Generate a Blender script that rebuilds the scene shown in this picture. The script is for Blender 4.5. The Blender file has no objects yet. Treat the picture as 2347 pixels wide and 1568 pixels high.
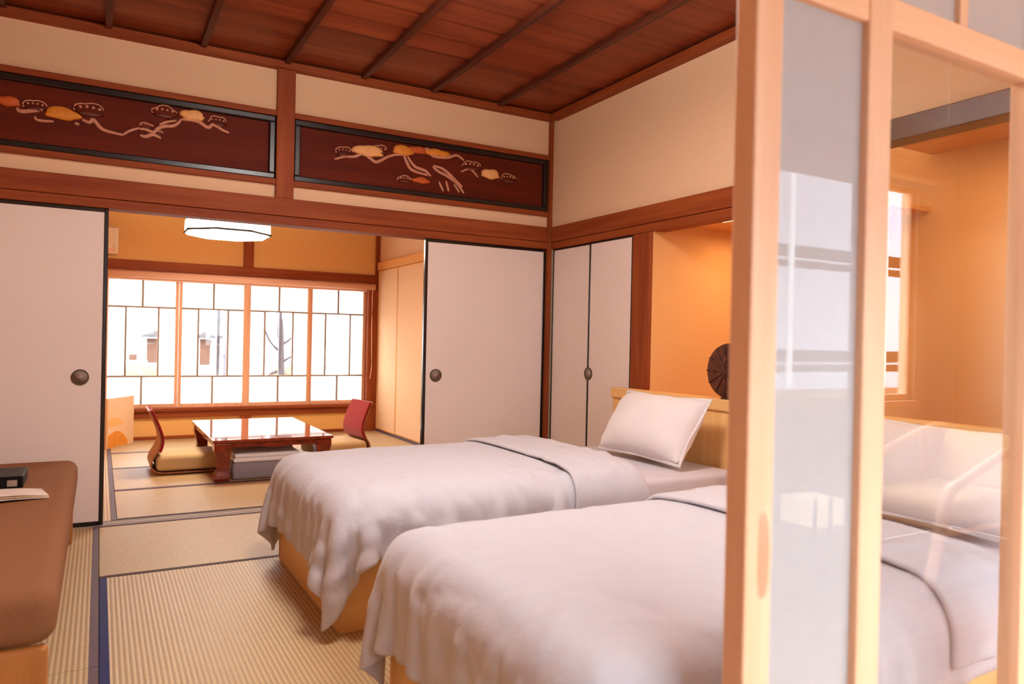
import bpy, bmesh, math, random
import numpy as np
from mathutils import Vector, Matrix

random.seed(7)
S = bpy.context.scene
COL = S.collection
PI = math.pi

# ------------------------------------------------------------------ camera
def look_axes(yaw, pitch, roll):
    F = np.array([math.sin(yaw) * math.cos(pitch), math.cos(yaw) * math.cos(pitch), math.sin(pitch)])
    R = np.array([math.cos(yaw), -math.sin(yaw), 0.0]); U = np.cross(R, F)
    return F, math.cos(roll) * R + math.sin(roll) * U, -math.sin(roll) * R + math.cos(roll) * U

CAM_POS = (-2.9176, -4.6411, 1.0821)
F_, R_, U_ = look_axes(0.5121, -0.0033, 0.0216)
cam_data = bpy.data.cameras.new('camera')
cam = bpy.data.objects.new('camera', cam_data)
COL.objects.link(cam)
cam.matrix_world = Matrix(((R_[0], U_[0], -F_[0], CAM_POS[0]), (R_[1], U_[1], -F_[1], CAM_POS[1]),
                           (R_[2], U_[2], -F_[2], CAM_POS[2]), (0, 0, 0, 1)))
cam_data.sensor_width = 36.0
cam_data.lens = 1683.4 * 36.0 / 2347.0
cam_data.clip_start = 0.05
cam_data.clip_end = 200
cam_data.dof.use_dof = True
cam_data.dof.focus_distance = 4.2
cam_data.dof.aperture_fstop = 2.6
S.camera = cam

# ------------------------------------------------------------------ world and exposure
world = bpy.data.worlds.new('overcast_sky'); S.world = world
world.use_nodes = True
bg = world.node_tree.nodes['Background']
bg.inputs[0].default_value = (0.82, 0.92, 1.0, 1)
bg.inputs[1].default_value = 15.0
S.view_settings.view_transform = 'Standard'
S.view_settings.look = 'None'
S.view_settings.exposure = 0.27
S.view_settings.gamma = 1.0
S.view_settings.use_curve_mapping = False

WARM = (1.0, 0.98, 0.95)
WARM_FAR = (1.0, 0.84, 0.64)
LAMP_BED = 3.0       # watts of the bedroom ceiling lamp
LAMP_FAR = 14.0       # watts of the tea room lamp
LAMP_ALCOVE = 5.2

# ------------------------------------------------------------------ helpers
def lin(c):
    r = []
    for v in c:
        v /= 255.0
        r.append(v / 12.92 if v <= 0.04045 else ((v + 0.055) / 1.055) ** 2.4)
    return (r[0], r[1], r[2], 1.0)

class MB:
    def __init__(self): self.v = []; self.f = []
    def box(self, x0, x1, y0, y1, z0, z1):
        n = len(self.v)
        self.v += [(x0, y0, z0), (x1, y0, z0), (x1, y1, z0), (x0, y1, z0), (x0, y0, z1), (x1, y0, z1), (x1, y1, z1), (x0, y1, z1)]
        self.f += [(n, n + 3, n + 2, n + 1), (n + 4, n + 5, n + 6, n + 7), (n, n + 1, n + 5, n + 4),
                   (n + 1, n + 2, n + 6, n + 5), (n + 2, n + 3, n + 7, n + 6), (n + 3, n, n + 4, n + 7)]
        return self
    def loft(self, rings, cap=True, closed=True):
        n0 = len(self.v); k = len(rings[0])
        for r in rings: self.v += [tuple(p) for p in r]
        for i in range(len(rings) - 1):
            for j in range(k if closed else k - 1):
                a = n0 + i * k + j; b = n0 + i * k + (j + 1) % k
                self.f.append((a, b, b + k, a + k))
        if cap:
            self.f.append(tuple(range(n0 + k - 1, n0 - 1, -1)))
            self.f.append(tuple(range(n0 + (len(rings) - 1) * k, n0 + len(rings) * k)))
        return self
    def tube(self, pts, rad, n=8, flat=1.0, up=(0, 0, 1)):
        pts = [Vector(p) for p in pts]; rings = []
        for i, p in enumerate(pts):
            t = (pts[min(i + 1, len(pts) - 1)] - pts[max(i - 1, 0)]).normalized()
            u = Vector(up)
            a = t.cross(u)
            if a.length < 1e-4: a = t.cross(Vector((1, 0, 0)))
            a.normalize(); b = a.cross(t).normalized()
            r = rad[i] if isinstance(rad, (list, tuple)) else rad
            rings.append([p + a * (r * math.cos(q)) * flat + b * (r * math.sin(q)) for q in [2 * PI * j / n for j in range(n)]])
        return self.loft(rings)
    def prism(self, poly, axis, d0, d1):
        def pt(a, b, d):
            return {'X': (d, a, b), 'Y': (a, d, b), 'Z': (a, b, d)}[axis]
        return self.loft([[pt(a, b, d0) for a, b in poly], [pt(a, b, d1) for a, b in poly]])
    def build(self, name, mat, parent=None, bevel=0.0, smooth=False, seg=2, subsurf=0):
        me = bpy.data.meshes.new(name)
        off = Vector((0, 0, 0)); q = parent
        while q is not None: off += q.location; q = q.parent
        me.from_pydata([tuple(Vector(p) - off) for p in self.v], [], self.f)
        bm = bmesh.new(); bm.from_mesh(me)
        bmesh.ops.recalc_face_normals(bm, faces=bm.faces)
        if bevel > 0:
            es = [e for e in bm.edges if len(e.link_faces) == 2 and e.calc_face_angle(0) > 0.6]
            bmesh.ops.bevel(bm, geom=es, offset=bevel, segments=seg, profile=0.5, affect='EDGES', clamp_overlap=True)
        bm.to_mesh(me); bm.free()
        if smooth:
            for p in me.polygons: p.use_smooth = True
        o = bpy.data.objects.new(name, me)
        COL.objects.link(o)
        me.materials.append(mat)
        if parent is not None: o.parent = parent
        if subsurf:
            m = o.modifiers.new('subsurf', 'SUBSURF'); m.levels = subsurf; m.render_levels = subsurf
        return o

def B(*a): return MB().box(*a)
def tag(o, label=None, cat=None, group=None, kind=None):
    if label: o['label'] = label
    if cat: o['category'] = cat
    if group: o['group'] = group
    if kind: o['kind'] = kind
    return o
def thing(name, label, cat, loc=(0, 0, 0), group=None, kind=None):
    o = bpy.data.objects.new(name, None); COL.objects.link(o)
    o.location = loc; o.empty_display_size = 0.1
    return tag(o, label, cat, group, kind)
def struct(o, label=None, cat=None): return tag(o, label, cat, None, 'structure')
def spline(pts, n=6):
    P = [Vector(p) for p in pts]; out = []
    for i in range(len(P) - 1):
        p0 = P[max(i - 1, 0)]; p1 = P[i]; p2 = P[i + 1]; p3 = P[min(i + 2, len(P) - 1)]
        for k in range(n):
            t = k / n
            out.append(0.5 * ((2 * p1) + (p2 - p0) * t + (2 * p0 - 5 * p1 + 4 * p2 - p3) * t * t + (3 * p1 - p0 - 3 * p2 + p3) * t ** 3))
    out.append(P[-1]); return out

# ------------------------------------------------------------------ materials
def newmat(name):
    m = bpy.data.materials.new(name); m.use_nodes = True
    nt = m.node_tree; nt.nodes.clear()
    out = nt.nodes.new('ShaderNodeOutputMaterial')
    return m, nt, out
def N(nt, t, **kw):
    n = nt.nodes.new(t)
    for k, v in kw.items(): setattr(n, k, v)
    return n
def principled(nt, out, rough=0.5, spec=0.5, color=None):
    b = N(nt, 'ShaderNodeBsdfPrincipled')
    b.inputs['Roughness'].default_value = rough
    b.inputs['Specular IOR Level'].default_value = spec
    if color: b.inputs['Base Color'].default_value = color
    nt.links.new(b.outputs[0], out.inputs[0]); return b
def coords(nt, scale=(1, 1, 1), kind='Object'):
    tc = N(nt, 'ShaderNodeTexCoord'); mp = N(nt, 'ShaderNodeMapping')
    mp.inputs['Scale'].default_value = scale
    nt.links.new(tc.outputs[kind], mp.inputs['Vector']); return mp.outputs[0]
def ramp(nt, fac, stops):
    r = N(nt, 'ShaderNodeValToRGB'); nt.links.new(fac, r.inputs[0])
    e = r.color_ramp.elements
    while len(e) < len(stops): e.new(0.5)
    for i, (p, c) in enumerate(stops): e[i].position = p; e[i].color = c
    return r.outputs[0]
def noise(nt, vec, scale, detail=4, rough=0.55):
    n = N(nt, 'ShaderNodeTexNoise'); n.inputs['Scale'].default_value = scale
    n.inputs['Detail'].default_value = detail; n.inputs['Roughness'].default_value = rough
    nt.links.new(vec, n.inputs['Vector']); return n.outputs[0]
def bump(nt, h, b, strength=0.2, dist=0.002):
    n = N(nt, 'ShaderNodeBump'); n.inputs['Strength'].default_value = strength; n.inputs['Distance'].default_value = dist
    nt.links.new(h, n.inputs['Height']); nt.links.new(n.outputs[0], b.inputs['Normal'])

def wood(name, dark, light, axis='X', rough=0.45, spec=0.4, scale=1.0, rnd=True):
    m, nt, out = newmat(name); b = principled(nt, out, rough, spec)
    s = {'X': (1.2, 22, 22), 'Y': (22, 1.2, 22), 'Z': (22, 22, 1.2)}[axis]
    v = coords(nt, tuple(k * scale for k in s))
    if rnd:   # shift the grain from piece to piece
        oi = N(nt, 'ShaderNodeObjectInfo'); ad = N(nt, 'ShaderNodeVectorMath', operation='ADD')
        mul = N(nt, 'ShaderNodeMath', operation='MULTIPLY'); mul.inputs[1].default_value = 40
        nt.links.new(oi.outputs['Random'], mul.inputs[0]); nt.links.new(v, ad.inputs[0]); nt.links.new(mul.outputs[0], ad.inputs[1]); v = ad.outputs[0]
    n1 = noise(nt, v, 1.0, 6, 0.62)
    c = ramp(nt, n1, [(0.30, lin(dark)), (0.70, lin(light))])
    if rnd:
        hs = N(nt, 'ShaderNodeHueSaturation'); mr = N(nt, 'ShaderNodeMapRange')
        mr.inputs['To Min'].default_value = 0.84; mr.inputs['To Max'].default_value = 1.12
        nt.links.new(oi.outputs['Random'], mr.inputs['Value']); nt.links.new(mr.outputs[0], hs.inputs['Value'])
        nt.links.new(c, hs.inputs['Color']); c = hs.outputs[0]
    nt.links.new(c, b.inputs['Base Color'])
    bump(nt, n1, b, 0.15, 0.001)
    return m
def plain(name, c, rough=0.5, spec=0.4, nscale=60, var=0.06, bmp=0.08, metal=0.0, bdist=0.002):
    m, nt, out = newmat(name); b = principled(nt, out, rough, spec)
    n1 = noise(nt, coords(nt), nscale, 4)
    c0 = tuple(max(0, k * (1 - var)) for k in lin(c)[:3]) + (1,); c1 = tuple(min(1, k * (1 + var)) for k in lin(c)[:3]) + (1,)
    nt.links.new(ramp(nt, n1, [(0.3, c0), (0.7, c1)]), b.inputs['Base Color'])
    b.inputs['Metallic'].default_value = metal
    if bmp: bump(nt, n1, b, bmp, bdist)
    return m
def tatami(name, axis):
    m, nt, out = newmat(name); b = principled(nt, out, 0.48, 0.4)
    v = coords(nt)
    w = N(nt, 'ShaderNodeTexWave', wave_type='BANDS', bands_direction='X' if axis == 'Y' else 'Y', wave_profile='SIN')
    w.inputs['Scale'].default_value = 19.0; w.inputs['Distortion'].default_value = 0.25; w.inputs['Detail'].default_value = 1
    nt.links.new(v, w.inputs['Vector'])
    n1 = noise(nt, coords(nt, (300, 12, 1) if axis == 'X' else (12, 300, 1)), 1.0, 3)
    c1 = ramp(nt, w.outputs['Fac'], [(0.0, lin((164, 131, 93))), (0.6, lin((200, 167, 123)))])
    c2 = ramp(nt, n1, [(0.3, (0.82, 0.82, 0.80, 1)), (0.7, (1.05, 1.04, 1.0, 1))])
    mx = N(nt, 'ShaderNodeMix', data_type='RGBA', blend_type='MULTIPLY'); mx.inputs[0].default_value = 1.0
    nt.links.new(c1, mx.inputs['A']); nt.links.new(c2, mx.inputs['B'])
    nt.links.new(mx.outputs['Result'], b.inputs['Base Color'])
    bump(nt, w.outputs['Fac'], b, 0.5, 0.0015)
    return m
def schlick(nt, f0=0.05):
    lw = N(nt, 'ShaderNodeLayerWeight'); lw.inputs['Blend'].default_value = 0.5
    pw = N(nt, 'ShaderNodeMath', operation='POWER'); pw.inputs[1].default_value = 4.2
    ma = N(nt, 'ShaderNodeMath', operation='MULTIPLY_ADD'); ma.inputs[1].default_value = 1 - f0; ma.inputs[2].default_value = f0
    nt.links.new(lw.outputs['Facing'], pw.inputs[0]); nt.links.new(pw.outputs[0], ma.inputs[0]); return ma.outputs[0]
def glass(name, tint=(0.985, 0.985, 0.98, 1), f0=0.045):
    m, nt, out = newmat(name)
    t = N(nt, 'ShaderNodeBsdfTransparent'); t.inputs[0].default_value = tint
    g = N(nt, 'ShaderNodeBsdfGlossy'); g.inputs['Roughness'].default_value = 0.0
    mx = N(nt, 'ShaderNodeMixShader'); nt.links.new(schlick(nt, f0), mx.inputs[0])
    nt.links.new(t.outputs[0], mx.inputs[1]); nt.links.new(g.outputs[0], mx.inputs[2]); nt.links.new(mx.outputs[0], out.inputs[0]); return m
def milky(name, c, trans=0.5, gloss=True, clear=0.0):
    m, nt, out = newmat(name)
    d = N(nt, 'ShaderNodeBsdfDiffuse'); d.inputs[0].default_value = lin(c)
    t = N(nt, 'ShaderNodeBsdfTranslucent'); t.inputs[0].default_value = lin(c)
    n1 = noise(nt, coords(nt), 30, 4)
    col = ramp(nt, n1, [(0.3, tuple(k * 0.97 for k in lin(c)[:3]) + (1,)), (0.7, lin(c))])
    nt.links.new(col, d.inputs[0]); nt.links.new(col, t.inputs[0])
    mx = N(nt, 'ShaderNodeMixShader'); mx.inputs[0].default_value = trans
    nt.links.new(d.outputs[0], mx.inputs[1]); nt.links.new(t.outputs[0], mx.inputs[2])
    res = mx.outputs[0]
    if gloss:
        g = N(nt, 'ShaderNodeBsdfGlossy'); g.inputs['Roughness'].default_value = 0.02
        m2 = N(nt, 'ShaderNodeMixShader'); nt.links.new(schlick(nt, 0.05), m2.inputs[0])
        nt.links.new(res, m2.inputs[1]); nt.links.new(g.outputs[0], m2.inputs[2]); res = m2.outputs[0]
    nt.links.new(res, out.inputs[0]); return m
def glow(name, c, strength, body=(240, 235, 220)):
    m, nt, out = newmat(name); b = principled(nt, out, 0.5, 0.3, lin(body))
    n1 = noise(nt, coords(nt), 25, 3)
    nt.links.new(ramp(nt, n1, [(0.3, tuple(k * 0.95 for k in c) + (1,)), (0.7, tuple(c) + (1,))]), b.inputs['Emission Color'])
    b.inputs['Emission Strength'].default_value = strength
    return m
def cloth(name, c, wr=0.5):
    m, nt, out = newmat(name); b = principled(nt, out, 0.85, 0.15)
    b.inputs['Sheen Weight'].default_value = 0.15
    v = coords(nt)
    n1 = noise(nt, v, 9, 5, 0.6); n2 = noise(nt, v, 420, 2)
    nt.links.new(ramp(nt, n1, [(0.25, tuple(k * 0.96 for k in lin(c)[:3]) + (1,)), (0.75, lin(c))]), b.inputs['Base Color'])
    ad = N(nt, 'ShaderNodeMath', operation='MULTIPLY_ADD'); ad.inputs[1].default_value = 0.04
    nt.links.new(n2, ad.inputs[0]); nt.links.new(n1, ad.inputs[2])
    bump(nt, ad.outputs[0], b, wr, 0.02)
    return m

M = {}
M['ceil'] = wood('ceiling_cedar', (116, 46, 22), (158, 74, 38), 'X', 0.42, 0.4)
M['batten'] = wood('ceiling_batten_wood', (72, 28, 14), (100, 44, 22), 'Y', 0.5)
for ax in 'XYZ':
    M['beam' + ax] = wood('red_brown_timber_' + ax, (126, 52, 20), (160, 80, 36), ax, 0.6, 0.22, 1.0, False)
    M['light' + ax] = wood('pale_cypress_' + ax, (236, 184, 142), (250, 208, 170), ax, 0.5, 0.3, 0.7)
    M['oak' + ax] = wood('honey_oak_' + ax, (222, 158, 90), (238, 178, 110), ax, 0.45, 0.35)
    M['dark' + ax] = wood('dark_brown_timber_' + ax, (58, 32, 24), (86, 52, 38), ax, 0.4, 0.4, 1.0, False)
M['bed_wood_x'] = wood('bed_wood_x', (238, 182, 112), (248, 200, 134), 'X', 0.45, 0.3)
M['bed_wood_y'] = wood('bed_wood_y', (238, 182, 112), (248, 200, 134), 'Y', 0.45, 0.3)
M['bed_wood_z'] = wood('bed_wood_z', (238, 182, 112), (248, 200, 134), 'Z', 0.45, 0.3)
M['plaster'] = plain('sand_plaster', (232, 194, 156), 0.9, 0.1, 140, 0.05, 0.25)
M['ochre'] = plain('lamp_tinted_sand_plaster', (238, 184, 114), 0.9, 0.1, 140, 0.05, 0.25)  # sand plaster with the warm lamp light mixed into its colour
M['alcove'] = plain('alcove_ochre_plaster', (230, 178, 118), 0.9, 0.1, 140, 0.04, 0.2)
M['fusuma'] = plain('fusuma_paper', (236, 219, 208), 0.85, 0.12, 220, 0.02, 0.1)
M['fusuma_warm'] = plain('cream_fusuma_paper', (232, 190, 150), 0.85, 0.12, 220, 0.02, 0.1)
M['lacquer'] = plain('black_lacquer', (24, 12, 10), 0.22, 0.6, 20, 0.1, 0.0)
M['lacquer_soft'] = plain('dark_transom_frame_lacquer', (30, 20, 18), 0.3, 0.5, 20, 0.1, 0.0)
M['ranma'] = wood('transom_board_wood', (84, 28, 14), (108, 38, 18), 'X', 0.6, 0.12)
M['carve'] = plain('pale_carved_wood', (204, 140, 112), 0.55, 0.3, 60, 0.1, 0.1)
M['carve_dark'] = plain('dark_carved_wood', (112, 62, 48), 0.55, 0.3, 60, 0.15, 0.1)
M['gold'] = plain('golden_carved_wood', (224, 138, 44), 0.5, 0.4, 40, 0.12, 0.1)
M['gold_pale'] = plain('pale_golden_carved_wood', (242, 176, 108), 0.5, 0.4, 40, 0.1, 0.1)
M['gold_red'] = plain('red_golden_carved_wood', (196, 90, 32), 0.5, 0.4, 40, 0.12, 0.1)
M['tatamiX'] = tatami('tatami_rush_lengthwise_x', 'X')
M['tatamiY'] = tatami('tatami_rush_lengthwise_y', 'Y')
M['heri_blue'] = plain('indigo_border_cloth', (36, 40, 92), 0.7, 0.3, 300, 0.2, 0.2)
M['heri_sheen_trim_grey'] = plain('violet_grey_border_sheen_and_trim', (98, 76, 84), 0.6, 0.35, 300, 0.15, 0.2)  # indigo border cloth with its sheen painted in; also sill and skirting grey
M['heri_dark'] = plain('dark_brown_border_cloth', (74, 46, 42), 0.7, 0.3, 300, 0.15, 0.2)
M['linen'] = cloth('white_linen', (203, 199, 205), 0.35)
M['pillowcase'] = cloth('white_pillowcase', (236, 228, 226), 0.25)
M['sheet'] = cloth('white_sheet', (212, 203, 208), 0.12)
M['metal_grey'] = plain('aged_grey_metal', (168, 146, 132), 0.5, 0.4, 80, 0.1, 0.1, 0.1)
M['metal_dark'] = plain('dark_bronze_metal', (84, 62, 50), 0.5, 0.4, 80, 0.1, 0.1, 0.2)
M['paper'] = milky('shoji_paper', (250, 248, 244), 0.50, False)
M['frost'] = milky('frosted_glass', (214, 211, 209), 0.34, True)
M['muntin'] = wood('grey_brown_muntin_wood', (150, 134, 120), (176, 158, 142), 'Z', 0.6, 0.2)
M['sash'] = wood('orange_brown_sash_wood', (222, 164, 128), (242, 192, 158), 'Z', 0.5, 0.3)
M['glass'] = glass('clear_glass')
M['door_glass'] = glass('reflective_door_glass', (0.95, 0.95, 0.95, 1), 0.09)
M['tea_top'] = wood('polished_red_table_top', (110, 34, 20), (150, 60, 34), 'Y', 0.05, 0.9)
M['tea_red'] = wood('red_lacquered_table_wood', (96, 26, 14), (142, 48, 24), 'Y', 0.14, 0.6)
M['ply'] = wood('bent_plywood', (150, 84, 48), (186, 116, 72), 'Y', 0.35)
M['red_fabric'] = cloth('crimson_upholstery', (150, 34, 30), 0.15)
M['beige_fabric'] = cloth('beige_upholstery', (206, 172, 122), 0.15)
M['bench_oak'] = wood('brown_bench_oak', (170, 104, 50), (196, 130, 70), 'Z', 0.5, 0.3)
M['brown_felt'] = plain('brown_felt', (142, 95, 64), 0.95, 0.1, 420, 0.18, 0.4)
M['blanket'] = cloth('bright_white_blanket', (246, 242, 244), 0.2)
M['grey_cloth'] = cloth('grey_cushion_cloth', (150, 142, 150), 0.2)
M['white_plastic'] = plain('cream_plastic', (238, 214, 184), 0.5, 0.4, 30, 0.02, 0.0)
M['blind'] = plain('rose_beige_blind_case', (240, 190, 162), 0.5, 0.3, 30, 0.02, 0.0)
M['black_leather'] = plain('black_binder', (14, 12, 11), 0.5, 0.3, 200, 0.2, 0.3)
M['paper_print'] = plain('glossy_brochure_paper', (226, 206, 194), 0.4, 0.4, 14, 0.12, 0.0)
M['paper_tan'] = plain('tan_brochure_paper', (232, 196, 150), 0.4, 0.4, 14, 0.12, 0.0)
M['wicker'] = plain('dark_woven_brown', (88, 44, 26), 0.6, 0.35, 36, 0.5, 0.6, 0, 0.01)
M['lamp_shade'] = glow('lamp_shade_acrylic', (1.0, 0.88, 0.66), 23.0)
M['lamp_shade_bed'] = glow('bedroom_lamp_shade_acrylic', (1.0, 0.98, 0.95), 40.0)
M['lamp_paper'] = glow('warm_lantern_paper', (1.0, 0.80, 0.52), 2.2)
M['strip'] = glow('warm_strip_light', (1.0, 0.70, 0.36), 6.0)
M['lamp_line'] = plain('grey_lamp_wire', (44, 50, 44), 0.5, 0.4)
M['ext_wall'] = plain('neighbour_grey_siding', (150, 146, 152), 0.9, 0.1, 8, 0.08, 0.0)
M['ext_white'] = plain('neighbour_white_trim', (236, 236, 238), 0.8, 0.1, 8, 0.03, 0.0)
M['ext_pale'] = plain('neighbour_pale_grey_siding', (186, 188, 198), 0.9, 0.1, 8, 0.06, 0.0)
M['ext_roof'] = plain('neighbour_grey_roof', (84, 78, 78), 0.9, 0.1, 8, 0.1, 0.0)
M['ext_dark'] = plain('neighbour_dark_opening', (92, 66, 54), 0.9, 0.1, 8, 0.1, 0.0)
M['ext_brown'] = plain('neighbour_brown_tiles', (132, 92, 66), 0.9, 0.1, 8, 0.2, 0.0)
M['bark'] = plain('grey_bark', (70, 60, 62), 0.9, 0.1, 30, 0.2, 0.3)
M['leaf'] = plain('dry_hedge_leaves', (110, 98, 78), 0.9, 0.1, 12, 0.25, 0.3)
M['ground'] = plain('pale_gravel', (150, 142, 132), 0.95, 0.1, 20, 0.1, 0.2)
M['vfloor'] = wood('veranda_floorboards', (150, 92, 50), (184, 124, 76), 'X', 0.4)
M['worn'] = wood('worn_grey_track_wood', (168, 146, 138), (204, 184, 174), 'X', 0.5, 0.3)
M['veranda_wall'] = plain('pale_veranda_plaster', (232, 206, 176), 0.9, 0.1, 140, 0.04, 0.2)
M['pole'] = plain('grey_painted_metal', (110, 104, 112), 0.5, 0.4, 20, 0.05, 0.0)

# ================================================================== the room shell
RX0, RX1, RY0, RY1 = -3.85, 0.0, -3.85, 0.0          # bedroom
FX0, FX1, FY0, FY1 = -3.85, -0.10, 0.12, 3.55         # tea room beyond the opening
VX0, VX1, VY0, VY1 = -3.95, 1.65, -5.50, -3.85        # veranda, where the photograph is taken
ZK, ZN, ZC = 1.76, 1.921, 2.708                       # lintel, top of the rail, top of the plaster

# ---- floors
fl = thing('floor', 'bedroom floor of straw tatami mats with cloth borders', 'floor', kind='structure')
B(RX0, 0.95, RY0, 0.0, -0.12, -0.04).build('subfloor', M['oakX'], fl)
def mat_piece(parent, x0, x1, y0, y1, axis, heri, sides):
    g = 0.0015
    m = B(x0 + g, x1 - g, y0 + g, y1 - g, -0.04, 0.0).build('tatami_mat', M['tatami' + axis], parent)
    w = 0.03
    for s in sides:
        r = {'L': (x0 + g, x0 + w, y0 + g, y1 - g), 'R': (x1 - w, x1 - g, y0 + g, y1 - g),
             'N': (x0 + g, x1 - g, y0 + g, y0 + w), 'F': (x0 + g, x1 - g, y1 - w, y1 - g)}[s]
        B(*r, -0.01, 0.0012).build('border', heri, m)
mat_piece(fl, -3.85, -2.90, -1.94, 0.0, 'Y', M['heri_sheen_trim_grey'], 'LR')
mat_piece(fl, -3.85, -2.90, -3.85, -1.94, 'Y', M['heri_sheen_trim_grey'], 'LR')
mat_piece(fl, -2.90, -0.97, -0.98, 0.0, 'X', M['heri_dark'], 'NF')
mat_piece(fl, -0.97, 0.0, -1.94, 0.0, 'Y', M['heri_dark'], 'LR')
mat_piece(fl, -2.90, -1.94, -2.90, -0.98, 'Y', M['heri_blue'], 'LR')
mat_piece(fl, -1.94, -0.97, -2.90, -0.98, 'Y', M['heri_blue'], 'LR')
mat_piece(fl, -2.90, -0.97, -3.85, -2.90, 'X', M['heri_blue'], 'NF')
mat_piece(fl, -0.97, 0.0, -3.85, -1.94, 'Y', M['heri_blue'], 'LR')

fl2 = thing('floor', 'tea room floor of pale tatami mats beyond the sliding doors', 'floor', kind='structure')
B(FX0, FX1 + 0.1, FY0, FY1 + 0.1, -0.12, -0.04).build('subfloor', M['oakX'], fl2)
mat_piece(fl2, -3.85, -2.81, 0.12, 1.88, 'Y', M['heri_sheen_trim_grey'], 'LR')
mat_piece(fl2, -3.85, -2.81, 1.88, 3.55, 'Y', M['heri_sheen_trim_grey'], 'LR')
mat_piece(fl2, -2.81, -0.93, 0.12, 1.00, 'X', M['heri_dark'], 'NF')
mat_piece(fl2, -0.93, -0.10, 0.12, 1.90, 'Y', M['heri_dark'], 'LR')
mat_piece(fl2, -2.81, -0.93, 1.00, 1.90, 'X', M['heri_sheen_trim_grey'], 'NF')
mat_piece(fl2, -2.81, -0.93, 1.90, 2.72, 'X', M['heri_sheen_trim_grey'], 'NF')
mat_piece(fl2, -2.81, -0.93, 2.72, 3.55, 'X', M['heri_sheen_trim_grey'], 'NF')
mat_piece(fl2, -0.93, -0.10, 1.90, 3.55, 'Y', M['heri_sheen_trim_grey'], 'LR')

fl3 = thing('floor', 'veranda floor of brown boards on the near side of the glass door', 'floor', kind='structure')
nb = 14
for i in range(nb):
    y0 = VY0 + (VY1 - VY0) * i / nb; y1 = VY0 + (VY1 - VY0) * (i + 1) / nb
    B(VX0, VX1, y0 + 0.001, y1 - 0.001, -0.05, -0.002).build('floorboard', M['vfloor'], fl3)

# door track under the fusuma
tr = thing('trim_1', 'grooved wooden threshold between the bedroom and the tea room', 'threshold', kind='structure')
B(RX0, 0, 0.0, 0.12, -0.04, -0.006).build('sill_board', M['heri_sheen_trim_grey'], tr)
for y in (0.002, 0.034, 0.058, 0.09):
    B(RX0, 0, y, y + 0.014, -0.006, 0.002).build('track_rib', M['worn'], tr)

# ---- ceiling of the bedroom: lapped boards, battens and a wall moulding
ce = thing('ceiling', 'red-brown cedar board ceiling with dark battens', 'ceiling', kind='structure')
pitch = 0.2139
for i in range(18):
    y1 = RY1 - i * pitch; y0 = y1 - pitch - 0.012
    n = MB(); n.v = []
    r0 = [(RX0, y0, 2.776), (RX0, y1, 2.764), (RX0, y1, 2.776), (RX0, y0, 2.788)]
    n.loft([r0, [(RX1, b, c) for _, b, c in r0]]).build('ceiling_board', M['ceil'], ce)
for x in (-0.476, -0.985, -1.465, -1.945, -2.42, -2.90, -3.38):
    B(x - 0.017, x + 0.017, RY0 + 0.03, RY1 - 0.03, 2.732, 2.768).build('batten', M['batten'], ce, 0.004)
for r in ((RX0, RX1, -0.045, 0.03), (RX0, RX1, RY0, RY0 + 0.045)):
    B(r[0], r[1], r[2], r[3], ZC, 2.75).build('moulding', M['beamX'], ce, 0.004)
for r in ((-0.045, 0.03), (RX0, RX0 + 0.045)):
    B(r[0], r[1], RY0 + 0.045, -0.045, ZC, 2.75).build('moulding', M['beamY'], ce, 0.004)
B(RX0 - 0.2, 1.1, RY0 - 0.1, 0.2, 2.80, 2.86).build('ceiling_backing', M['batten'], ce)
ce2 = struct(B(FX0 - .1, FX1 + .2, 0.1, FY1 + .2, 2.46, 2.52).build('ceiling', M['ceil']), 'board ceiling of the tea room behind the lintel', 'ceiling')
ce3 = struct(B(VX0, VX1, VY0 - .1, VY1 + .1, 2.56, 2.62).build('ceiling', M['oakX']), 'honey coloured ceiling of the veranda', 'ceiling')

# ---- wall with the opening to the tea room
wb = thing('wall_back', 'sand plaster above the sliding doors around the carved transoms', 'wall', kind='structure')
B(RX0, RX1 + 0.02, 0.02, 0.12, 2.455, 2.80).build('plaster_band', M['plaster'], wb)
B(RX0, RX1 + 0.02, 0.02, 0.12, ZN - 0.02, 2.002).build('plaster_band', M['plaster'], wb)
B(RX0, RX1, 0.055, 0.12, 2.0, 2.46).build('transom_backing', M['ranma'], wb)
def trim(n, label, cat, *parts):
    if len(parts) == 1:
        b, mat, bev = parts[0]
        return struct(B(*b).build('trim_%d' % n, mat, None, bev), label, cat)
t2 = thing('trim_2', 'long red-brown lintel rail under the carved transoms', 'lintel', kind='structure')
B(RX0, 0.0, -0.012, 0.12, 1.812, ZN).build('upper_rail', M['beamX'], t2, 0.004)
B(RX0, 0.0, 0.0, 0.12, ZK, 1.811).build('grooved_rail', M['beamX'], t2, 0.003)
trim(3, 'short red-brown post between the two carved transoms', 'post', ((-1.993, -1.885, -0.012, 0.1, ZN, 2.74), M['beamZ'], 0.004))
trim(4, 'thin dark red corner post between the back and right walls', 'post', ((-0.022, 0.0, -0.022, 0.02, 0, ZC), M['beamZ'], 0.002))

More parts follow.
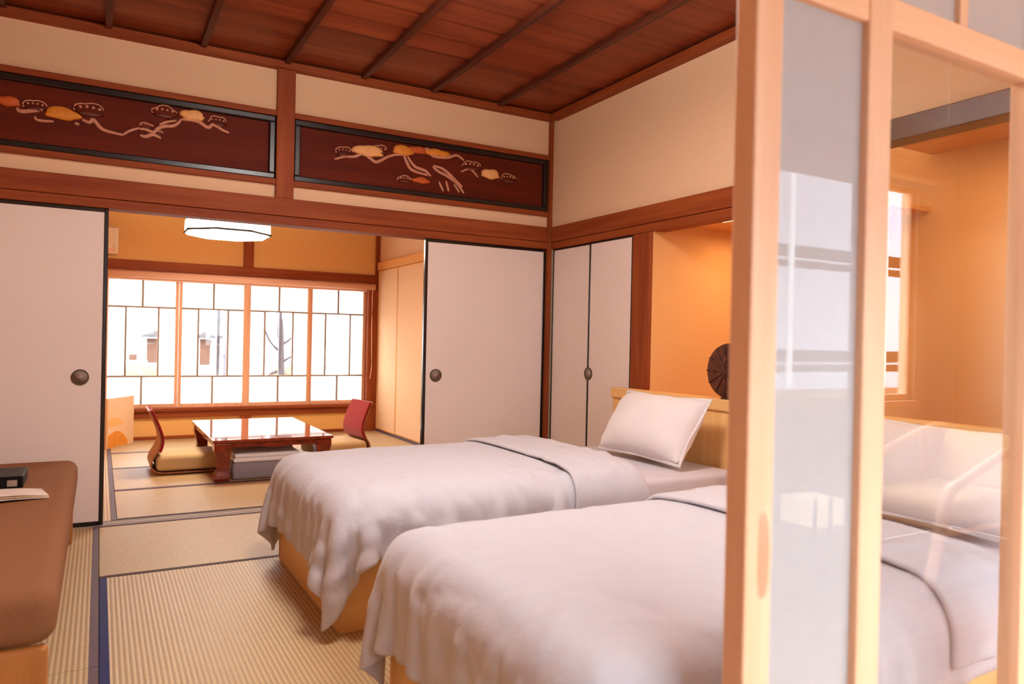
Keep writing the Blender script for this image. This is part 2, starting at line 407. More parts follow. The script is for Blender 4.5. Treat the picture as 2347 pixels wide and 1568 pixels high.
# ---- carved transom panels
GOLD_L = [(-3.357, 2.273, 0.055, 0.034), (-3.111, 2.249, 0.085, 0.042), (-2.464, 2.349, 0.067, 0.038)]
OUT_L = [(-3.236, 2.269, 0.058, 0.041), (-2.983, 2.29, 0.082, 0.049), (-2.612, 2.341, 0.071, 0.048), (-2.327, 2.333, 0.056, 0.042), (-2.705, 2.248, 0.039, 0.023), (-2.641, 2.217, 0.024, 0.02)]
GOLD_R = [(-1.402, 2.294, 0.102, 0.046), (-1.162, 2.332, 0.076, 0.042), (-1.06, 2.35, 0.071, 0.03), (-0.915, 2.352, 0.1, 0.03), (-1.029, 2.148, 0.065, 0.027), (-0.498, 2.259, 0.072, 0.044)]
OUT_R = [(-1.562, 2.265, 0.059, 0.045), (-1.323, 2.312, 0.055, 0.042), (-1.145, 2.14, 0.057, 0.032), (-0.648, 2.296, 0.084, 0.044), (-0.351, 2.245, 0.067, 0.045)]
BR_L = [[(-3.019, 2.235), (-2.985, 2.224), (-2.968, 2.243), (-2.934, 2.206), (-2.904, 2.191), (-2.823, 2.181)], [(-2.823, 2.181), (-2.788, 2.21), (-2.738, 2.234)], [(-2.738, 2.229), (-2.708, 2.23), (-2.668, 2.22), (-2.647, 2.243), (-2.617, 2.262), (-2.567, 2.273), (-2.539, 2.295), (-2.527, 2.318)], [(-2.638, 2.268), (-2.608, 2.287), (-2.549, 2.307)], [(-2.524, 2.318), (-2.467, 2.321), (-2.428, 2.317), (-2.379, 2.293), (-2.353, 2.315), (-2.3, 2.292), (-2.263, 2.28)], [(-2.737, 2.192), (-2.707, 2.19), (-2.671, 2.206), (-2.628, 2.192)], [(-3.317, 2.248), (-3.301, 2.232), (-3.243, 2.245), (-3.201, 2.256)], [(-3.238, 2.215), (-3.221, 2.198), (-3.151, 2.203)], [(-3.055, 2.21), (-3.033, 2.205)]]
BR_R = [[(-1.625, 2.211), (-1.556, 2.238), (-1.497, 2.246), (-1.438, 2.272), (-1.395, 2.254), (-1.346, 2.232), (-1.267, 2.278), (-1.218, 2.297), (-1.155, 2.306)], [(-1.155, 2.306), (-1.135, 2.261), (-1.095, 2.212), (-0.978, 2.191)], [(-1.059, 2.332), (-0.988, 2.372), (-0.948, 2.329), (-0.841, 2.332), (-0.767, 2.358), (-0.711, 2.331)], [(-1.129, 2.298), (-1.076, 2.239), (-0.998, 2.219), (-0.958, 2.187)], [(-0.946, 2.256), (-0.899, 2.226), (-0.845, 2.208), (-0.762, 2.163), (-0.706, 2.101)], [(-0.94, 2.263), (-0.866, 2.248), (-0.797, 2.202), (-0.72, 2.143)], [(-0.897, 2.158), (-0.862, 2.095)], [(-0.844, 2.171), (-0.822, 2.1)], [(-0.783, 2.154), (-0.74, 2.103)], [(-0.73, 2.248), (-0.661, 2.276), (-0.597, 2.227)]]

def cloud_outline(cx, cz, hw, hh, seed):
    """pine clump: scalloped arch on top, flatter wavy underside"""
    rr = random.Random(seed); lob = 3 + rr.randint(0, 2); ph = rr.random() * 6
    pts = []
    for k in range(40):
        a = 2 * PI * k / 40
        s = 0.80 + 0.20 * abs(math.sin(a * lob * 0.5 + ph)) if math.sin(a) > -0.1 else 0.9 + 0.08 * math.sin(a * 5 + ph)
        z = math.sin(a); z = z if z > 0 else z * 0.62
        pts.append((cx + hw * s * math.cos(a), cz + hh * (s * z - 0.12)))
    return pts
def pillow_relief(outline, y0, y1, levels=((1.0, 0.0), (0.94, 0.55), (0.72, 0.9), (0.35, 1.0))):
    cx = sum(p[0] for p in outline) / len(outline); cz = sum(p[1] for p in outline) / len(outline)
    return MB().loft([[(cx + (x - cx) * s, y0 + (y1 - y0) * t, cz + (z - cz) * s) for x, z in outline] for s, t in levels])

def transom(x0, x1, label, gold, outl, branches, pal):
    t = thing('transom_panel', label, 'transom', (0.5 * (x0 + x1), 0, 2.0), 'carved transom panels over the opening')
    z0, z1 = 2.002, 2.455
    fw = 0.034
    B(x0, x1, -0.006, 0.052, z1 - fw, z1).build('outer_frame', M['beamX'], t, 0.003)
    B(x0, x1, -0.006, 0.052, z0, z0 + fw).build('outer_frame', M['beamX'], t, 0.003)
    i0, i1, j0, j1 = x0 + 0.004, x1 - 0.004, z0 + fw, z1 - fw
    b = 0.036
    for r in ((i0, i1, j1 - b, j1), (i0, i1, j0, j0 + b), (i0, i0 + b, j0 + b, j1 - b), (i1 - b, i1, j0 + b, j1 - b)):
        B(r[0], r[1], 0.006, 0.05, r[2], r[3]).build('lacquer_frame', M['lacquer_soft'], t, 0.006)
    B(i0 + b, i1 - b, 0.034, 0.05, j0 + b, j1 - b).build('board', M['ranma'], t)
    for k, (g, c) in enumerate(zip(gold, pal)):
        pillow_relief(cloud_outline(g[0], g[1], g[2] * 1.12, g[3] * 1.15, seed=k * 3 + 1), 0.034, 0.014).build('pine_clump', M[c], t, smooth=True)
    for k, g in enumerate(outl):
        ol = cloud_outline(*g, seed=k * 5 + 2)
        c = pillow_relief(ol, 0.034, 0.025).build('pine_clump', M['ranma'], t, smooth=True)
        ring = [(x, 0.027, z) for x, z in ol]
        MB().tube(ring[2:22], 0.0042, 6).build('carved_rim', M['carve'], c, smooth=True)
        for q in range(4):
            u = -0.55 + 0.37 * q
            x = g[0] + g[2] * u; z = g[1] + g[3] * (0.38 - 0.35 * u * u)
            MB().tube([(x, 0.029, z), (x, 0.0245, z), (x, 0.0215, z)], [0.0085 * g[2] / 0.07, 0.007 * g[2] / 0.07, 0.003], 8, up=(1, 0, 0)).build('needle_tuft', M['carve'], c, smooth=True)
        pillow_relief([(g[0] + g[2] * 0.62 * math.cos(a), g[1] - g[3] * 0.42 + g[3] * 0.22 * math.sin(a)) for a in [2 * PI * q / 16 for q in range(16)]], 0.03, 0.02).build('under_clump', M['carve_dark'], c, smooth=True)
    for k, br in enumerate(branches):
        sp = spline([(x, 0.030, z) for x, z in br], 5); n = len(sp)
        w = 0.0095 if len(br) > 3 else 0.007
        MB().tube(sp, [w * (0.45 + 0.75 * math.sin(PI * (0.12 + 0.76 * i / (n - 1)))) for i in range(n)], 8).build('carved_branch', M['carve'], t, smooth=True)
    return t
transom(-3.85, -1.993, 'long carved transom with pine branch and golden clumps left of the post', GOLD_L, OUT_L, BR_L, ['gold_red', 'gold', 'gold_pale'])
transom(-1.885, -0.022, 'carved transom with pine trunk and orange clumps right of the post', GOLD_R, OUT_R, BR_R, ['gold_pale', 'gold', 'gold_red', 'gold', 'gold_red', 'gold_pale'])

# ---- fusuma (papered sliding doors)
def fusuma(n, label, axis, a0, a1, d, z1, mat, hand=None, frame=0.022, z0=0.004, th=0.03, fm=None):
    """axis 'X': door lies along X at depth Y=d (front face towards -Y); axis 'Y': along Y at X=d (front towards -X)"""
    fm = fm or M['lacquer']
    def bx(p0, p1, q0, q1, za, zb):
        return B(p0, p1, q0, q1, za, zb) if axis == 'X' else B(q0, q1, p0, p1, za, zb)
    o = (0.5 * (a0 + a1), d, 0) if axis == 'X' else (d, 0.5 * (a0 + a1), 0)
    t = thing('door_%d' % n, label, 'sliding door', o, kind='structure')
    bx(a0 + frame, a1 - frame, d + 0.004, d + th - 0.004, z0 + frame, z1 - frame).build('paper_panel', mat, t)
    bx(a0, a0 + frame, d, d + th, z0, z1).build('stile', fm, t, 0.004)
    bx(a1 - frame, a1, d, d + th, z0, z1).build('stile', fm, t, 0.004)
    bx(a0 + frame, a1 - frame, d, d + th, z1 - frame, z1).build('top_rail', fm, t, 0.003)
    bx(a0 + frame, a1 - frame, d, d + th, z0, z0 + frame).build('bottom_rail', fm, t, 0.003)
    if hand is not None:
        h, z = hand
        ring = []
        def P(r, dep, k, m=24):
            a = 2 * PI * k / m
            return (h + r * math.cos(a), d + dep, z + r * math.sin(a)) if axis == 'X' else (d + dep, h + r * math.cos(a), z + r * math.sin(a))
        hd = MB().loft([[P(r, dp, k) for k in range(24)] for r, dp in ((0.043, 0.004), (0.043, -0.003), (0.040, -0.005), (0.036, -0.003))], cap=False).build('handle_ring', M['metal_dark'], t, smooth=True)
        MB().loft([[P(r, dp, k) for k in range(24)] for r, dp in ((0.0365, -0.003), (0.034, -0.001), (0.02, -0.001))]).build('handle_cup', M['metal_grey'], hd, smooth=True)
    return t
fusuma(1, 'wide cream papered sliding door with black frame left of the opening', 'X', -3.85, -2.882, 0.018, ZK, M['fusuma'], (-3.005, 0.825))
fusuma(2, 'cream papered sliding door right of the opening with round grey pull', 'X', -0.99, -0.022, 0.018, ZK, M['fusuma'], (-0.895, 0.825))
fusuma(3, 'second cream sliding door stacked behind the left one', 'X', -3.85, -2.885, 0.062, ZK, M['fusuma'])
fusuma(4, 'narrow cream closet door next to the room corner', 'Y', -0.50, -0.024, 0.012, ZK, M['fusuma'], None, 0.014)
fusuma(5, 'narrow cream closet door beside the alcove post', 'Y', -0.972, -0.502, 0.004, ZK, M['fusuma'], (-0.515, 0.86), 0.014)

struct(B(0.0, 0.13, 0.0, 0.14, 0, 2.8).build('corner_light_block', M['plaster']), 'unseen block added in the corner of back and right walls against light leaks', 'wall')  # unseen block added behind the corner post to stop a light leak
struct(B(-4.3, 2.1, -5.9, 4.1, 2.9, 3.0).build('roof', M['ext_roof']), 'unseen slab added over the rooms to stop light leaks', 'roof')  # unseen slab added above the ceilings to keep sky light out
# ---- right wall: lintel rail, posts, alcove
wr = thing('wall_right', 'sand plaster wall above the closet and the alcove', 'wall', kind='structure')
B(0.02, 0.12, -2.25, 0.12, ZN - 0.02, 2.80).build('plaster_band', M['plaster'], wr)
B(0.02, 0.12, RY0, -2.25, 2.04, 2.80).build('plaster_band', M['plaster'], wr)
B(0.09, 0.13, -1.0, 0.12, 0, ZN).build('closet_backing', M['dark' + 'Z'], wr)
t5 = thing('trim_5', 'red-brown lintel rail over the closet doors and alcove', 'lintel', kind='structure')
B(-0.012, 0.1, -2.25, -0.03, 1.812, ZN).build('upper_rail', M['beamY'], t5, 0.004)
B(0.0, 0.1, -2.25, -0.024, ZK, 1.811).build('grooved_rail', M['beamY'], t5, 0.003)
trim(6, 'broad red-brown post between closet doors and alcove', 'post', ((-0.006, 0.05, -1.155, -0.975, 0, ZK), M['beamZ'], 0.012))
trim(7, 'red-brown post dividing the alcove from the taller recess', 'post', ((-0.01, 0.11, -2.36, -2.25, 0, 2.06), M['beamZ'], 0.006))
trim(8, 'dark brown lintel over the taller recess seen through the glass', 'lintel', ((-0.012, 0.1, RY0, -2.36, 1.955, 2.05), M['darkY'], 0.004))
al = thing('wall_alcove', 'warm ochre walls of the lit alcove behind the beds', 'wall', kind='structure')
B(0.012, 0.95, -1.1575, -1.10, 0, 1.90).build('side_wall', M['alcove'], al)
B(0.95, 1.0, -3.85, -1.10, 0, 2.3).build('rear_wall', M['alcove'], al)
B(0.0, 0.95, -3.90, -3.85, 0, 2.3).build('side_wall', M['alcove'], al)
B(0.10, 0.95, -2.30, -1.155, 1.815, 1.84).build('alcove_ceiling', M['oakY'], al)
B(0.10, 0.95, -3.85, -2.30, 2.12, 2.15).build('alcove_ceiling', M['oakY'], al)
for k in range(5):
    x = 0.42 + k * 0.09
    B(x, x + 0.03, -2.24, -1.45, 1.785, 1.815).build('ceiling_slat', M['oakY'], al, 0.003)
for k in range(7):                                    # boarded end of the taller recess
    y = -3.84 + k * 0.075
    B(0.90, 0.945, y, y + 0.072, 0.0, 2.11).build('wall_board', M['oakZ'], al, 0.006)
B(0.78, 0.93, -3.10, -2.98, 0.0, 2.11).build('corner_board', M['oakZ'], al, 0.01)

# left wall of the bedroom and back of the tea room etc.
struct(B(RX0 - 0.1, RX0, RY0, 0.12, 0, 2.8).build('wall_left', M['plaster']), 'sand plaster wall behind the bench, out of sight', 'wall')
wl2 = struct(B(FX0 - 0.1, FX0, 0.12, FY1, 0, 2.6).build('wall_left', M['ochre']), 'side wall of sand plaster coloured with lamp warmth, part of the tea room hidden by the sliding door', 'wall')

# ---- tea room window wall
WX = [-2.875, -2.210, -1.552, -0.878, -0.236]
wf = thing('wall_far', 'sand plaster wall coloured with lamp warmth around the paper window of the tea room', 'wall', kind='structure')
B(FX0, FX1 + .1, FY1, FY1 + 0.1, 1.785, 2.52).build('upper_plaster', M['ochre'], wf)
B(FX0, FX1 + .1, FY1, FY1 + 0.1, 0.0, 0.22).build('lower_plaster', M['ochre'], wf)
B(FX0, WX[0] - 0.04, FY1, FY1 + 0.1, 0.22, 1.785).build('side_plaster', M['ochre'], wf)
t9 = thing('trim_9', 'red-brown timbers framing the paper window of the tea room', 'window trim', kind='structure')
B(FX0, FX1, FY1 - 0.035, FY1 + 0.1, 1.693, 1.79).build('head_rail', M['beamX'], t9, 0.003)
B(FX0, FX1, FY1 - 0.06, FY1 + 0.1, 0.285, 0.315).build('sill_ledge', M['beamX'], t9, 0.004)
B(FX0, FX1, FY1 - 0.03, FY1 + 0.1, 0.215, 0.285).build('sill_rail', M['beamX'], t9, 0.003)
B(-1.60, -1.50, FY1 - 0.03, FY1, 1.79, 2.46).build('upper_stub_post', M['beamZ'], t9, 0.003)
B(-1.605, -1.495, FY1 - 0.025, FY1, 0.03, 0.215).build('lower_stub_post', M['beamZ'], t9, 0.003)
B(-0.235, -0.115, FY1 - 0.045, FY1 + 0.1, 0.0, 1.693).build('corner_post', M['beamZ'], t9, 0.004)
B(-0.15, -0.10, FY1 - 0.035, FY1, 1.79, 2.46).build('corner_strip', M['beamZ'], t9, 0.003)
struct(B(FX0, -0.24, FY1 - 0.02, FY1, 0.0, 0.032).build('baseboard_far', M['beamX'], None, 0.003), 'low brown skirting strip below the paper window', 'baseboard')

# ---- shoji window: four sashes
win = thing('window_1', 'bright paper-paned sliding window of the tea room', 'window', (-1.55, FY1, 0.31), kind='structure')
for i in range(4):
    x0, x1 = WX[i], WX[i + 1]
    dy = 0.012 if i in (1, 2) else 0.040
    ya, yb = FY1 + dy, FY1 + dy + 0.026
    sw = 0.030
    sash = B(x0, x0 + sw, ya, yb, 0.315, 1.693).build('sash', M['sash'], win, 0.002)
    B(x1 - sw, x1, ya, yb, 0.315, 1.693).build('stile', M['sash'], sash, 0.002)
    B(x0 + sw, x1 - sw, ya, yb, 1.60, 1.693).build('top_rail', M['sash'], sash, 0.002)
    B(x0 + sw, x1 - sw, ya, yb, 0.315, 0.352).build('bottom_rail', M['sash'], sash, 0.002)
    mw = 0.017; xm = 0.5 * (x0 + x1); u0, u1 = x0 + sw, x1 - sw
    xl = u0 + 0.25 * (u1 - u0) + 0.005; xr = u1 - 0.25 * (u1 - u0) - 0.005
    for z in (0.633, 1.329):
        B(u0, u1, ya, yb, z - mw / 2, z + mw / 2).build('muntin', M['muntin'], sash)
    for (xx, za, zb) in ((xm, 1.3345, 1.60), (xm, 0.352, 0.6275), (xl, 0.6385, 1.3235), (xr, 0.6385, 1.3235)):
        B(xx - mw / 2, xx + mw / 2, ya + 0.002, yb, za, zb).build('muntin', M['muntin'], sash)
    h = mw / 2; yp0, yp1 = yb - 0.007, yb - 0.004
    for (a, b_, za, zb) in ((u0, xm - h, 1.329 + h, 1.60), (xm + h, u1, 1.329 + h, 1.60), (u0, xm - h, 0.352, 0.633 - h), (xm + h, u1, 0.352, 0.633 - h),
                            (u0, xl - h, 0.633 + h, 1.329 - h), (xr + h, u1, 0.633 + h, 1.329 - h)):
        B(a, b_, yp0, yp1, za, zb).build('paper_pane', M['paper'], sash)
    B(xl + h, xr - h, yp0, yp1, 0.633 + h, 1.329 - h).build('glass_pane', M['glass'], sash)
B(-1.585, -1.515, FY1 - 0.012, FY1 + 0.01, 0.315, 1.62).build('centre_post', M['sash'], win, 0.003)
ws = thing('window_2', 'outer grey metal sash behind the paper window', 'window', (-1.5, FY1 + 0.14, 0.3), kind='structure')
for x in (-2.90, -1.83, -1.19, -0.215):
    B(x, x + 0.030, FY1 + 0.13, FY1 + 0.16, 0.30, 1.72).build('outer_stile', M['pole'], ws)
for z in (0.30, 1.70):
    B(-2.87, -0.215, FY1 + 0.13, FY1 + 0.16, z, z + 0.02).build('outer_rail', M['pole'], ws)

# side wall of the tea room with its two papered panels
wrr = thing('wall_right', 'peach side wall of the tea room beside the window', 'wall', kind='structure')
B(FX1, FX1 + 0.1, 0.12, FY1 + 0.1, 0, 2.52).build('plaster', M['fusuma_warm'], wrr)
t10 = struct(B(FX1 - 0.03, FX1, 0.12, FY1 - 0.036, 1.845, 1.935).build('trim_10', M['oakY'], None, 0.003), 'brown rail along the peach side wall of the tea room', 'rail')
for n, (a, b_, lab) in enumerate(((2.885, FY1 - 0.05, 'cream papered panel beside the tea room window'), (1.45, 2.88, 'long cream papered panel in the tea room half hidden by the sliding door'))):
    fusuma(6 + n, lab, 'Y', a, b_, FX1 - 0.022, 1.84, M['fusuma_warm'], None, 0.014, 0.03, 0.02, M['oakZ'])
struct(B(FX1 - 0.026, FX1, 0.12, FY1 - 0.046, 0.0, 0.028).build('baseboard_right', M['heri_sheen_trim_grey'], None, 0.002), 'greyish skirting under the cream tea room panels', 'baseboard')

# ---- veranda shell with its window behind the photographer
vw = thing('wall_near', 'pale plaster veranda wall with a wide window', 'wall', kind='structure')
VZ0, VZ1 = 0.78, 2.01
B(VX0, VX1, VY0 - 0.1, VY0, 0, VZ0 - 0.03).build('lower_wall', M['veranda_wall'], vw)
B(VX0, VX1, VY0 - 0.1, VY0, VZ1 + 0.03, 2.62).build('upper_wall', M['veranda_wall'], vw)
B(1.22, VX1, VY0 - 0.1, VY0, VZ0 - 0.03, VZ1 + 0.03).build('side_wall', M['veranda_wall'], vw)
B(VX0, -2.66, VY0 - 0.1, VY0, VZ0 - 0.03, VZ1 + 0.03).build('side_wall', M['veranda_wall'], vw)  # unseen wall stretch added to narrow the window and hold back daylight
struct(B(VX1, VX1 + 0.1, VY0 - 0.1, VY1 + 0.1, 0, 2.62).build('wall_right', M['veranda_wall']), 'pale end wall of the veranda seen only in the glass', 'wall')
struct(B(VX0 - 0.1, VX0, VY0 - 0.1, VY1 + 0.1, 0, 2.62).build('wall_left', M['beamZ']), 'unseen end wall of the veranda, coloured dark to cut light on the door edge', 'wall')  # out of view; dark timber colour chosen to reduce bounce onto the door edge
wv = thing('window_3', 'wide wooden sliding window of the veranda reflected in the door', 'window', (-1.2, VY0, VZ0), kind='structure')
B(-2.70, 1.22, VY0 - 0.09, VY0 + 0.03, VZ0 - 0.03, VZ0).build('sill', M['lightX'], wv, 0.003)
B(-2.70, 1.22, VY0 - 0.09, VY0 + 0.01, VZ1, VZ1 + 0.03).build('head', M['lightX'], wv, 0.003)
vx = [-2.66, -1.37, -0.08, 1.22]
for i in range(3):
    a, b_ = vx[i], vx[i + 1]
    s = B(a, a + 0.035, VY0 - 0.05, VY0 - 0.02, VZ0, VZ1).build('sash', M['lightZ'], wv, 0.003)
    B(b_ - 0.035, b_, VY0 - 0.05, VY0 - 0.02, VZ0, VZ1).build('stile', M['lightZ'], s, 0.003)
    B(a + 0.035, b_ - 0.035, VY0 - 0.05, VY0 - 0.02, VZ1 - 0.03, VZ1).build('top_rail', M['lightX'], s, 0.003)
    B(a + 0.035, b_ - 0.035, VY0 - 0.05, VY0 - 0.02, VZ0, VZ0 + 0.035).build('bottom_rail', M['lightX'], s, 0.003)
    B(a + 0.035, b_ - 0.035, VY0 - 0.037, VY0 - 0.033, VZ0 + 0.035, VZ1 - 0.03).build('glass_pane', M['glass'], s)

# wall between bedroom and veranda: head above the sliding glass doors
wn = thing('wall_front', 'wall and head over the sliding glass doors', 'wall', kind='structure')
B(VX0, VX1, -3.85, -3.72, 2.12, 2.80).build('head_plaster', M['plaster'], wn)
B(-0.20, 0.0, -3.80, -3.72, 0, 2.04).build('end_plaster', M['plaster'], wn)
B(0.95, VX1, -3.95, -3.85, 0, 2.6).build('veranda_plaster', M['veranda_wall'], wn)
B(0.0, 0.95, -3.95, -3.90, 0, 2.6).build('veranda_plaster', M['veranda_wall'], wn)
B(VX0, 0.0, -3.82, -3.72, 2.04, 2.12).build('head_rail', M['lightX'], wn, 0.003)

# ================================================================== glass sliding door in the foreground
def glass_door(n, label, x0):
    """wooden sliding leaf with frosted strip, clear pane and upper lights; front face at Y=-3.80"""
    t = thing('door_%d' % n, label, 'sliding door', (x0 + 0.41, -3.78, 0.0), kind='structure')
    y0, y1 = -3.80, -3.754
    zt = 2.035
    xs = [0.0, 0.062, 0.285, 0.352, 0.840, 0.900]
    X = [x0 + v for v in xs]
    st = B(X[0], X[1], y0, y1, 0.004, zt).build('stile', M['lightZ'], t, 0.004)
    B(X[2], X[3], y0, y1, 0.004, zt).build('stile', M['lightZ'], t, 0.004)
    B(X[4], X[5], y0, y1, 0.004, zt).build('stile', M['lightZ'], t, 0.004)
    for a, b_ in ((1, 2), (3, 4)):
        for za, zb in ((0.004, 0.12), (1.668, 1.728), (zt - 0.07, zt)):
            B(X[a], X[b_], y0 + 0.002, y1 - 0.002, za, zb).build('rail', M['lightX'], t, 0.004)
    xm = x0 + 0.585
    B(xm - 0.014, xm + 0.014, y0 + 0.004, y1 - 0.004, 1.728, zt - 0.07).build('muntin', M['lightZ'], t, 0.003)
    gy0, gy1 = -3.784, -3.779
    B(X[1] - 0.004, X[2] + 0.004, gy0, gy1, 0.116, 1.672).build('frosted_pane', M['frost'], t)
    B(X[3] - 0.004, X[4] + 0.004, gy0, gy1, 0.116, 1.672).build('clear_pane', M['door_glass'], t)
    B(X[1] - 0.004, X[2] + 0.004, gy0, gy1, 1.724, zt - 0.066).build('frosted_pane', M['frost'], t)
    B(X[3] - 0.004, xm - 0.010, gy0, gy1, 1.724, zt - 0.066).build('frosted_pane', M['frost'], t)
    B(xm + 0.010, X[4] + 0.004, gy0, gy1, 1.724, zt - 0.066).build('frosted_pane', M['frost'], t)
    # long oval finger pull: raised rim and hollow
    hx, hz, hw, hh = x0 + 0.040, 0.742, 0.0125, 0.074
    rings = []
    for k in range(25):                     # bow-shaped pull: steep right flank, gentle left flank
        v = -1 + 2 * k / 24; e = math.sqrt(max(0.0, 1 - v * v)); z = hz + hh * v
        w = hw * (0.35 + 0.65 * e); p = 0.001 + 0.011 * e
        rings.append([(hx - w, y0 + 0.002, z), (hx - w, y0 - 0.0005, z), (hx + 0.1 * w, y0 - p, z), (hx + 0.55 * w, y0 - p, z), (hx + 0.7 * w, y0 + 0.002, z)])
    MB().loft(rings).build('finger_pull', M['lightZ'], st, smooth=False)
    return t
glass_door(8, 'pale wooden sliding door with frosted strip and clear pane in the foreground', -2.006)

# ================================================================== beds
def rounded_sdf(P, c, b, r, dome):
    Q = P.copy()
    u = np.clip((P[..., 0] - c[0]) / (b[0] + r), -1, 1); v = np.clip((P[..., 1] - c[1]) / (b[1] + r), -1, 1)
    Q[..., 2] -= dome * (1 - u ** 4) * (1 - v ** 4)
    q = np.abs(Q - c) - b
    qp = np.maximum(q, 0); L = np.linalg.norm(qp, axis=-1)
    inside = np.minimum(np.max(q, axis=-1), 0)
    d = L + inside - r
    sg = np.sign(Q - c)
    g = np.where(L[..., None] > 1e-6, qp / np.maximum(L, 1e-6)[..., None], 0)
    k = np.argmax(q, axis=-1)
    gi = np.zeros_like(g); np.put_along_axis(gi, k[..., None], 1.0, axis=-1)
    g = np.where(L[..., None] > 1e-6, g, gi) * sg
    return d, g
def drape(x0, x1, y0, y1, nx, ny, c, b, r, dome, z0, seed, steps=120, slack=0.012, ruffle=0.08):
    rs = np.random.RandomState(seed)
    xs = np.linspace(x0, x1, nx); ys = np.linspace(y0, y1, ny)
    P = np.zeros((nx, ny, 3)); P[..., 0] = xs[:, None]; P[..., 1] = ys[None, :]; P[..., 2] = z0
    gx, gy = np.meshgrid(np.linspace(0, 1, nx), np.linspace(0, 1, ny), indexing='ij')
    for k in range(14):
        a = rs.rand() * 6.28; f = 3 + 12 * rs.rand()
        P[..., 2] += 0.004 * np.sin(f * (gx * math.cos(a) * 1.4 + gy * math.sin(a)) * 2 * PI / 3 + rs.rand() * 6)
    dx = (xs[1] - xs[0]); dy = (ys[1] - ys[0])
    base = 1 + slack * (0.3 + rs.rand(nx, ny))
    # the hanging edges are a little longer than the bed edge, so they fall in folds
    over_x = (P[..., 0] < c[0] - b[0] - 0.5 * r); over_y = (np.abs(P[..., 1] - c[1]) > b[1] + 0.5 * r)
    locx = base + np.where(over_y, ruffle, 0.0); locy = base + np.where(over_x, ruffle, 0.0)
    old = P.copy(); sets = []
    def sl(d, n):
        return (slice(0, n - d), slice(d, n)) if d > 0 else ((slice(-d, n), slice(0, n + d)) if d < 0 else (slice(None), slice(None)))
    D = math.hypot(dx, dy)
    for di, dj, L, w, lc in ((1, 0, dx, 1.0, locx), (0, 1, dy, 1.0, locy), (1, 1, D, 0.3, base), (1, -1, D, 0.3, base), (2, 0, 2 * dx, 0.10, locx), (0, 2, 2 * dy, 0.10, locy)):
        ai, bi = sl(di, nx); aj, bj = sl(dj, ny)
        sets.append(((ai, aj), (bi, bj), L * lc[ai, aj], w * 0.25))
    rough = np.ones((nx, ny))
    for s in range(steps):
        v = (P - old) * 0.96; old = P.copy()
        P = P + v; P[..., 2] -= 0.0011
        for it in range(26):
            for A, Bq, L, w in sets:           # averaged (Jacobi) corrections
                d = P[Bq] - P[A]; l = np.sqrt((d * d).sum(-1))
                corr = (w * (l - L) / np.maximum(l, 1e-9))[..., None] * d
                P[A] += corr; P[Bq] -= corr
            if it % 5 == 4 or it == 25:
                dist, g = rounded_sdf(P, c, b, r, dome)
                hit = dist < 0.004
                P = np.where(hit[..., None], P + g * (0.004 - dist)[..., None], P)
        stick = np.where(hit, np.where(g[..., 2] > 0.6, 0.96, 0.75), 0.0)
        dlt = P - old; nrm = (dlt * g).sum(-1, keepdims=True) * g
        P = np.where(hit[..., None], old + nrm + (dlt - nrm) * (1 - stick[..., None]), P)
        old = np.where(hit[..., None], P, old)
        P[..., 2] = np.maximum(P[..., 2], 0.015)
    return P
def crease(P, seed, n):
    """press soft creases into a draped sheet, most of them near the foot and the hanging sides"""
    rs = np.random.RandomState(seed + 40); nx, ny, _ = P.shape
    gx = np.gradient(P, axis=0); gy = np.gradient(P, axis=1); nr = np.cross(gx, gy); nr /= np.maximum(np.linalg.norm(nr, axis=-1, keepdims=True), 1e-9)
    if nr[..., 2].mean() < 0: nr = -nr
    sx = np.cumsum(np.linalg.norm(gx, axis=-1), axis=0); sy = np.cumsum(np.linalg.norm(gy, axis=-1), axis=1)
    W, Hh = sx[-1].mean(), sy[:, -1].mean(); h = np.zeros((nx, ny))
    for k in range(n):
        side = rs.rand()
        if side < 0.40: u0, v0, a = 0.05 + 0.30 * rs.rand(), rs.rand() * Hh, rs.normal(0, 0.55)
        elif side < 0.75: u0, v0, a = rs.rand() * W, (0.10 + 0.2 * rs.rand()), PI / 2 + rs.normal(0, 0.6)
        elif side < 0.9: u0, v0, a = rs.rand() * W, Hh - 0.1 - 0.2 * rs.rand(), -PI / 2 + rs.normal(0, 0.6)
        else: u0, v0, a = W * rs.rand(), Hh * rs.rand(), rs.rand() * 6.28
        L = 0.16 + 0.34 * rs.rand(); w = 0.010 + 0.014 * rs.rand() ** 1.5; A = (0.004 + 0.007 * rs.rand()) * (1 if rs.rand() < 0.65 else -0.8)
        du = sx - u0; dv_ = sy - v0; bend = 1.2 * rs.normal()
        al = du * math.cos(a) + dv_ * math.sin(a); pe = -du * math.sin(a) + dv_ * math.cos(a) + bend * al * al
        h += A * np.exp(-(pe / w) ** 2) * np.exp(-((al - 0.2 * L) / (0.6 * L)) ** 2 * 1.2)
    return P + nr * h[..., None]
def sheet_mesh(P, name, mat, parent, thick, subdiv=1):
    nx, ny, _ = P.shape
    mb = MB(); mb.v = [tuple(p) for p in P.reshape(-1, 3)]
    mb.f = [(i * ny + j, (i + 1) * ny + j, (i + 1) * ny + j + 1, i * ny + j + 1) for i in range(nx - 1) for j in range(ny - 1)]
    o = mb.build(name, mat, parent, smooth=True)
    up = sum(p.normal.z for p in o.data.polygons)
    if up < 0: o.data.flip_normals()
    m = o.modifiers.new('thickness', 'SOLIDIFY'); m.thickness = thick; m.offset = 1.0
    m = o.modifiers.new('smooth', 'SUBSURF'); m.levels = subdiv; m.render_levels = subdiv
    return o
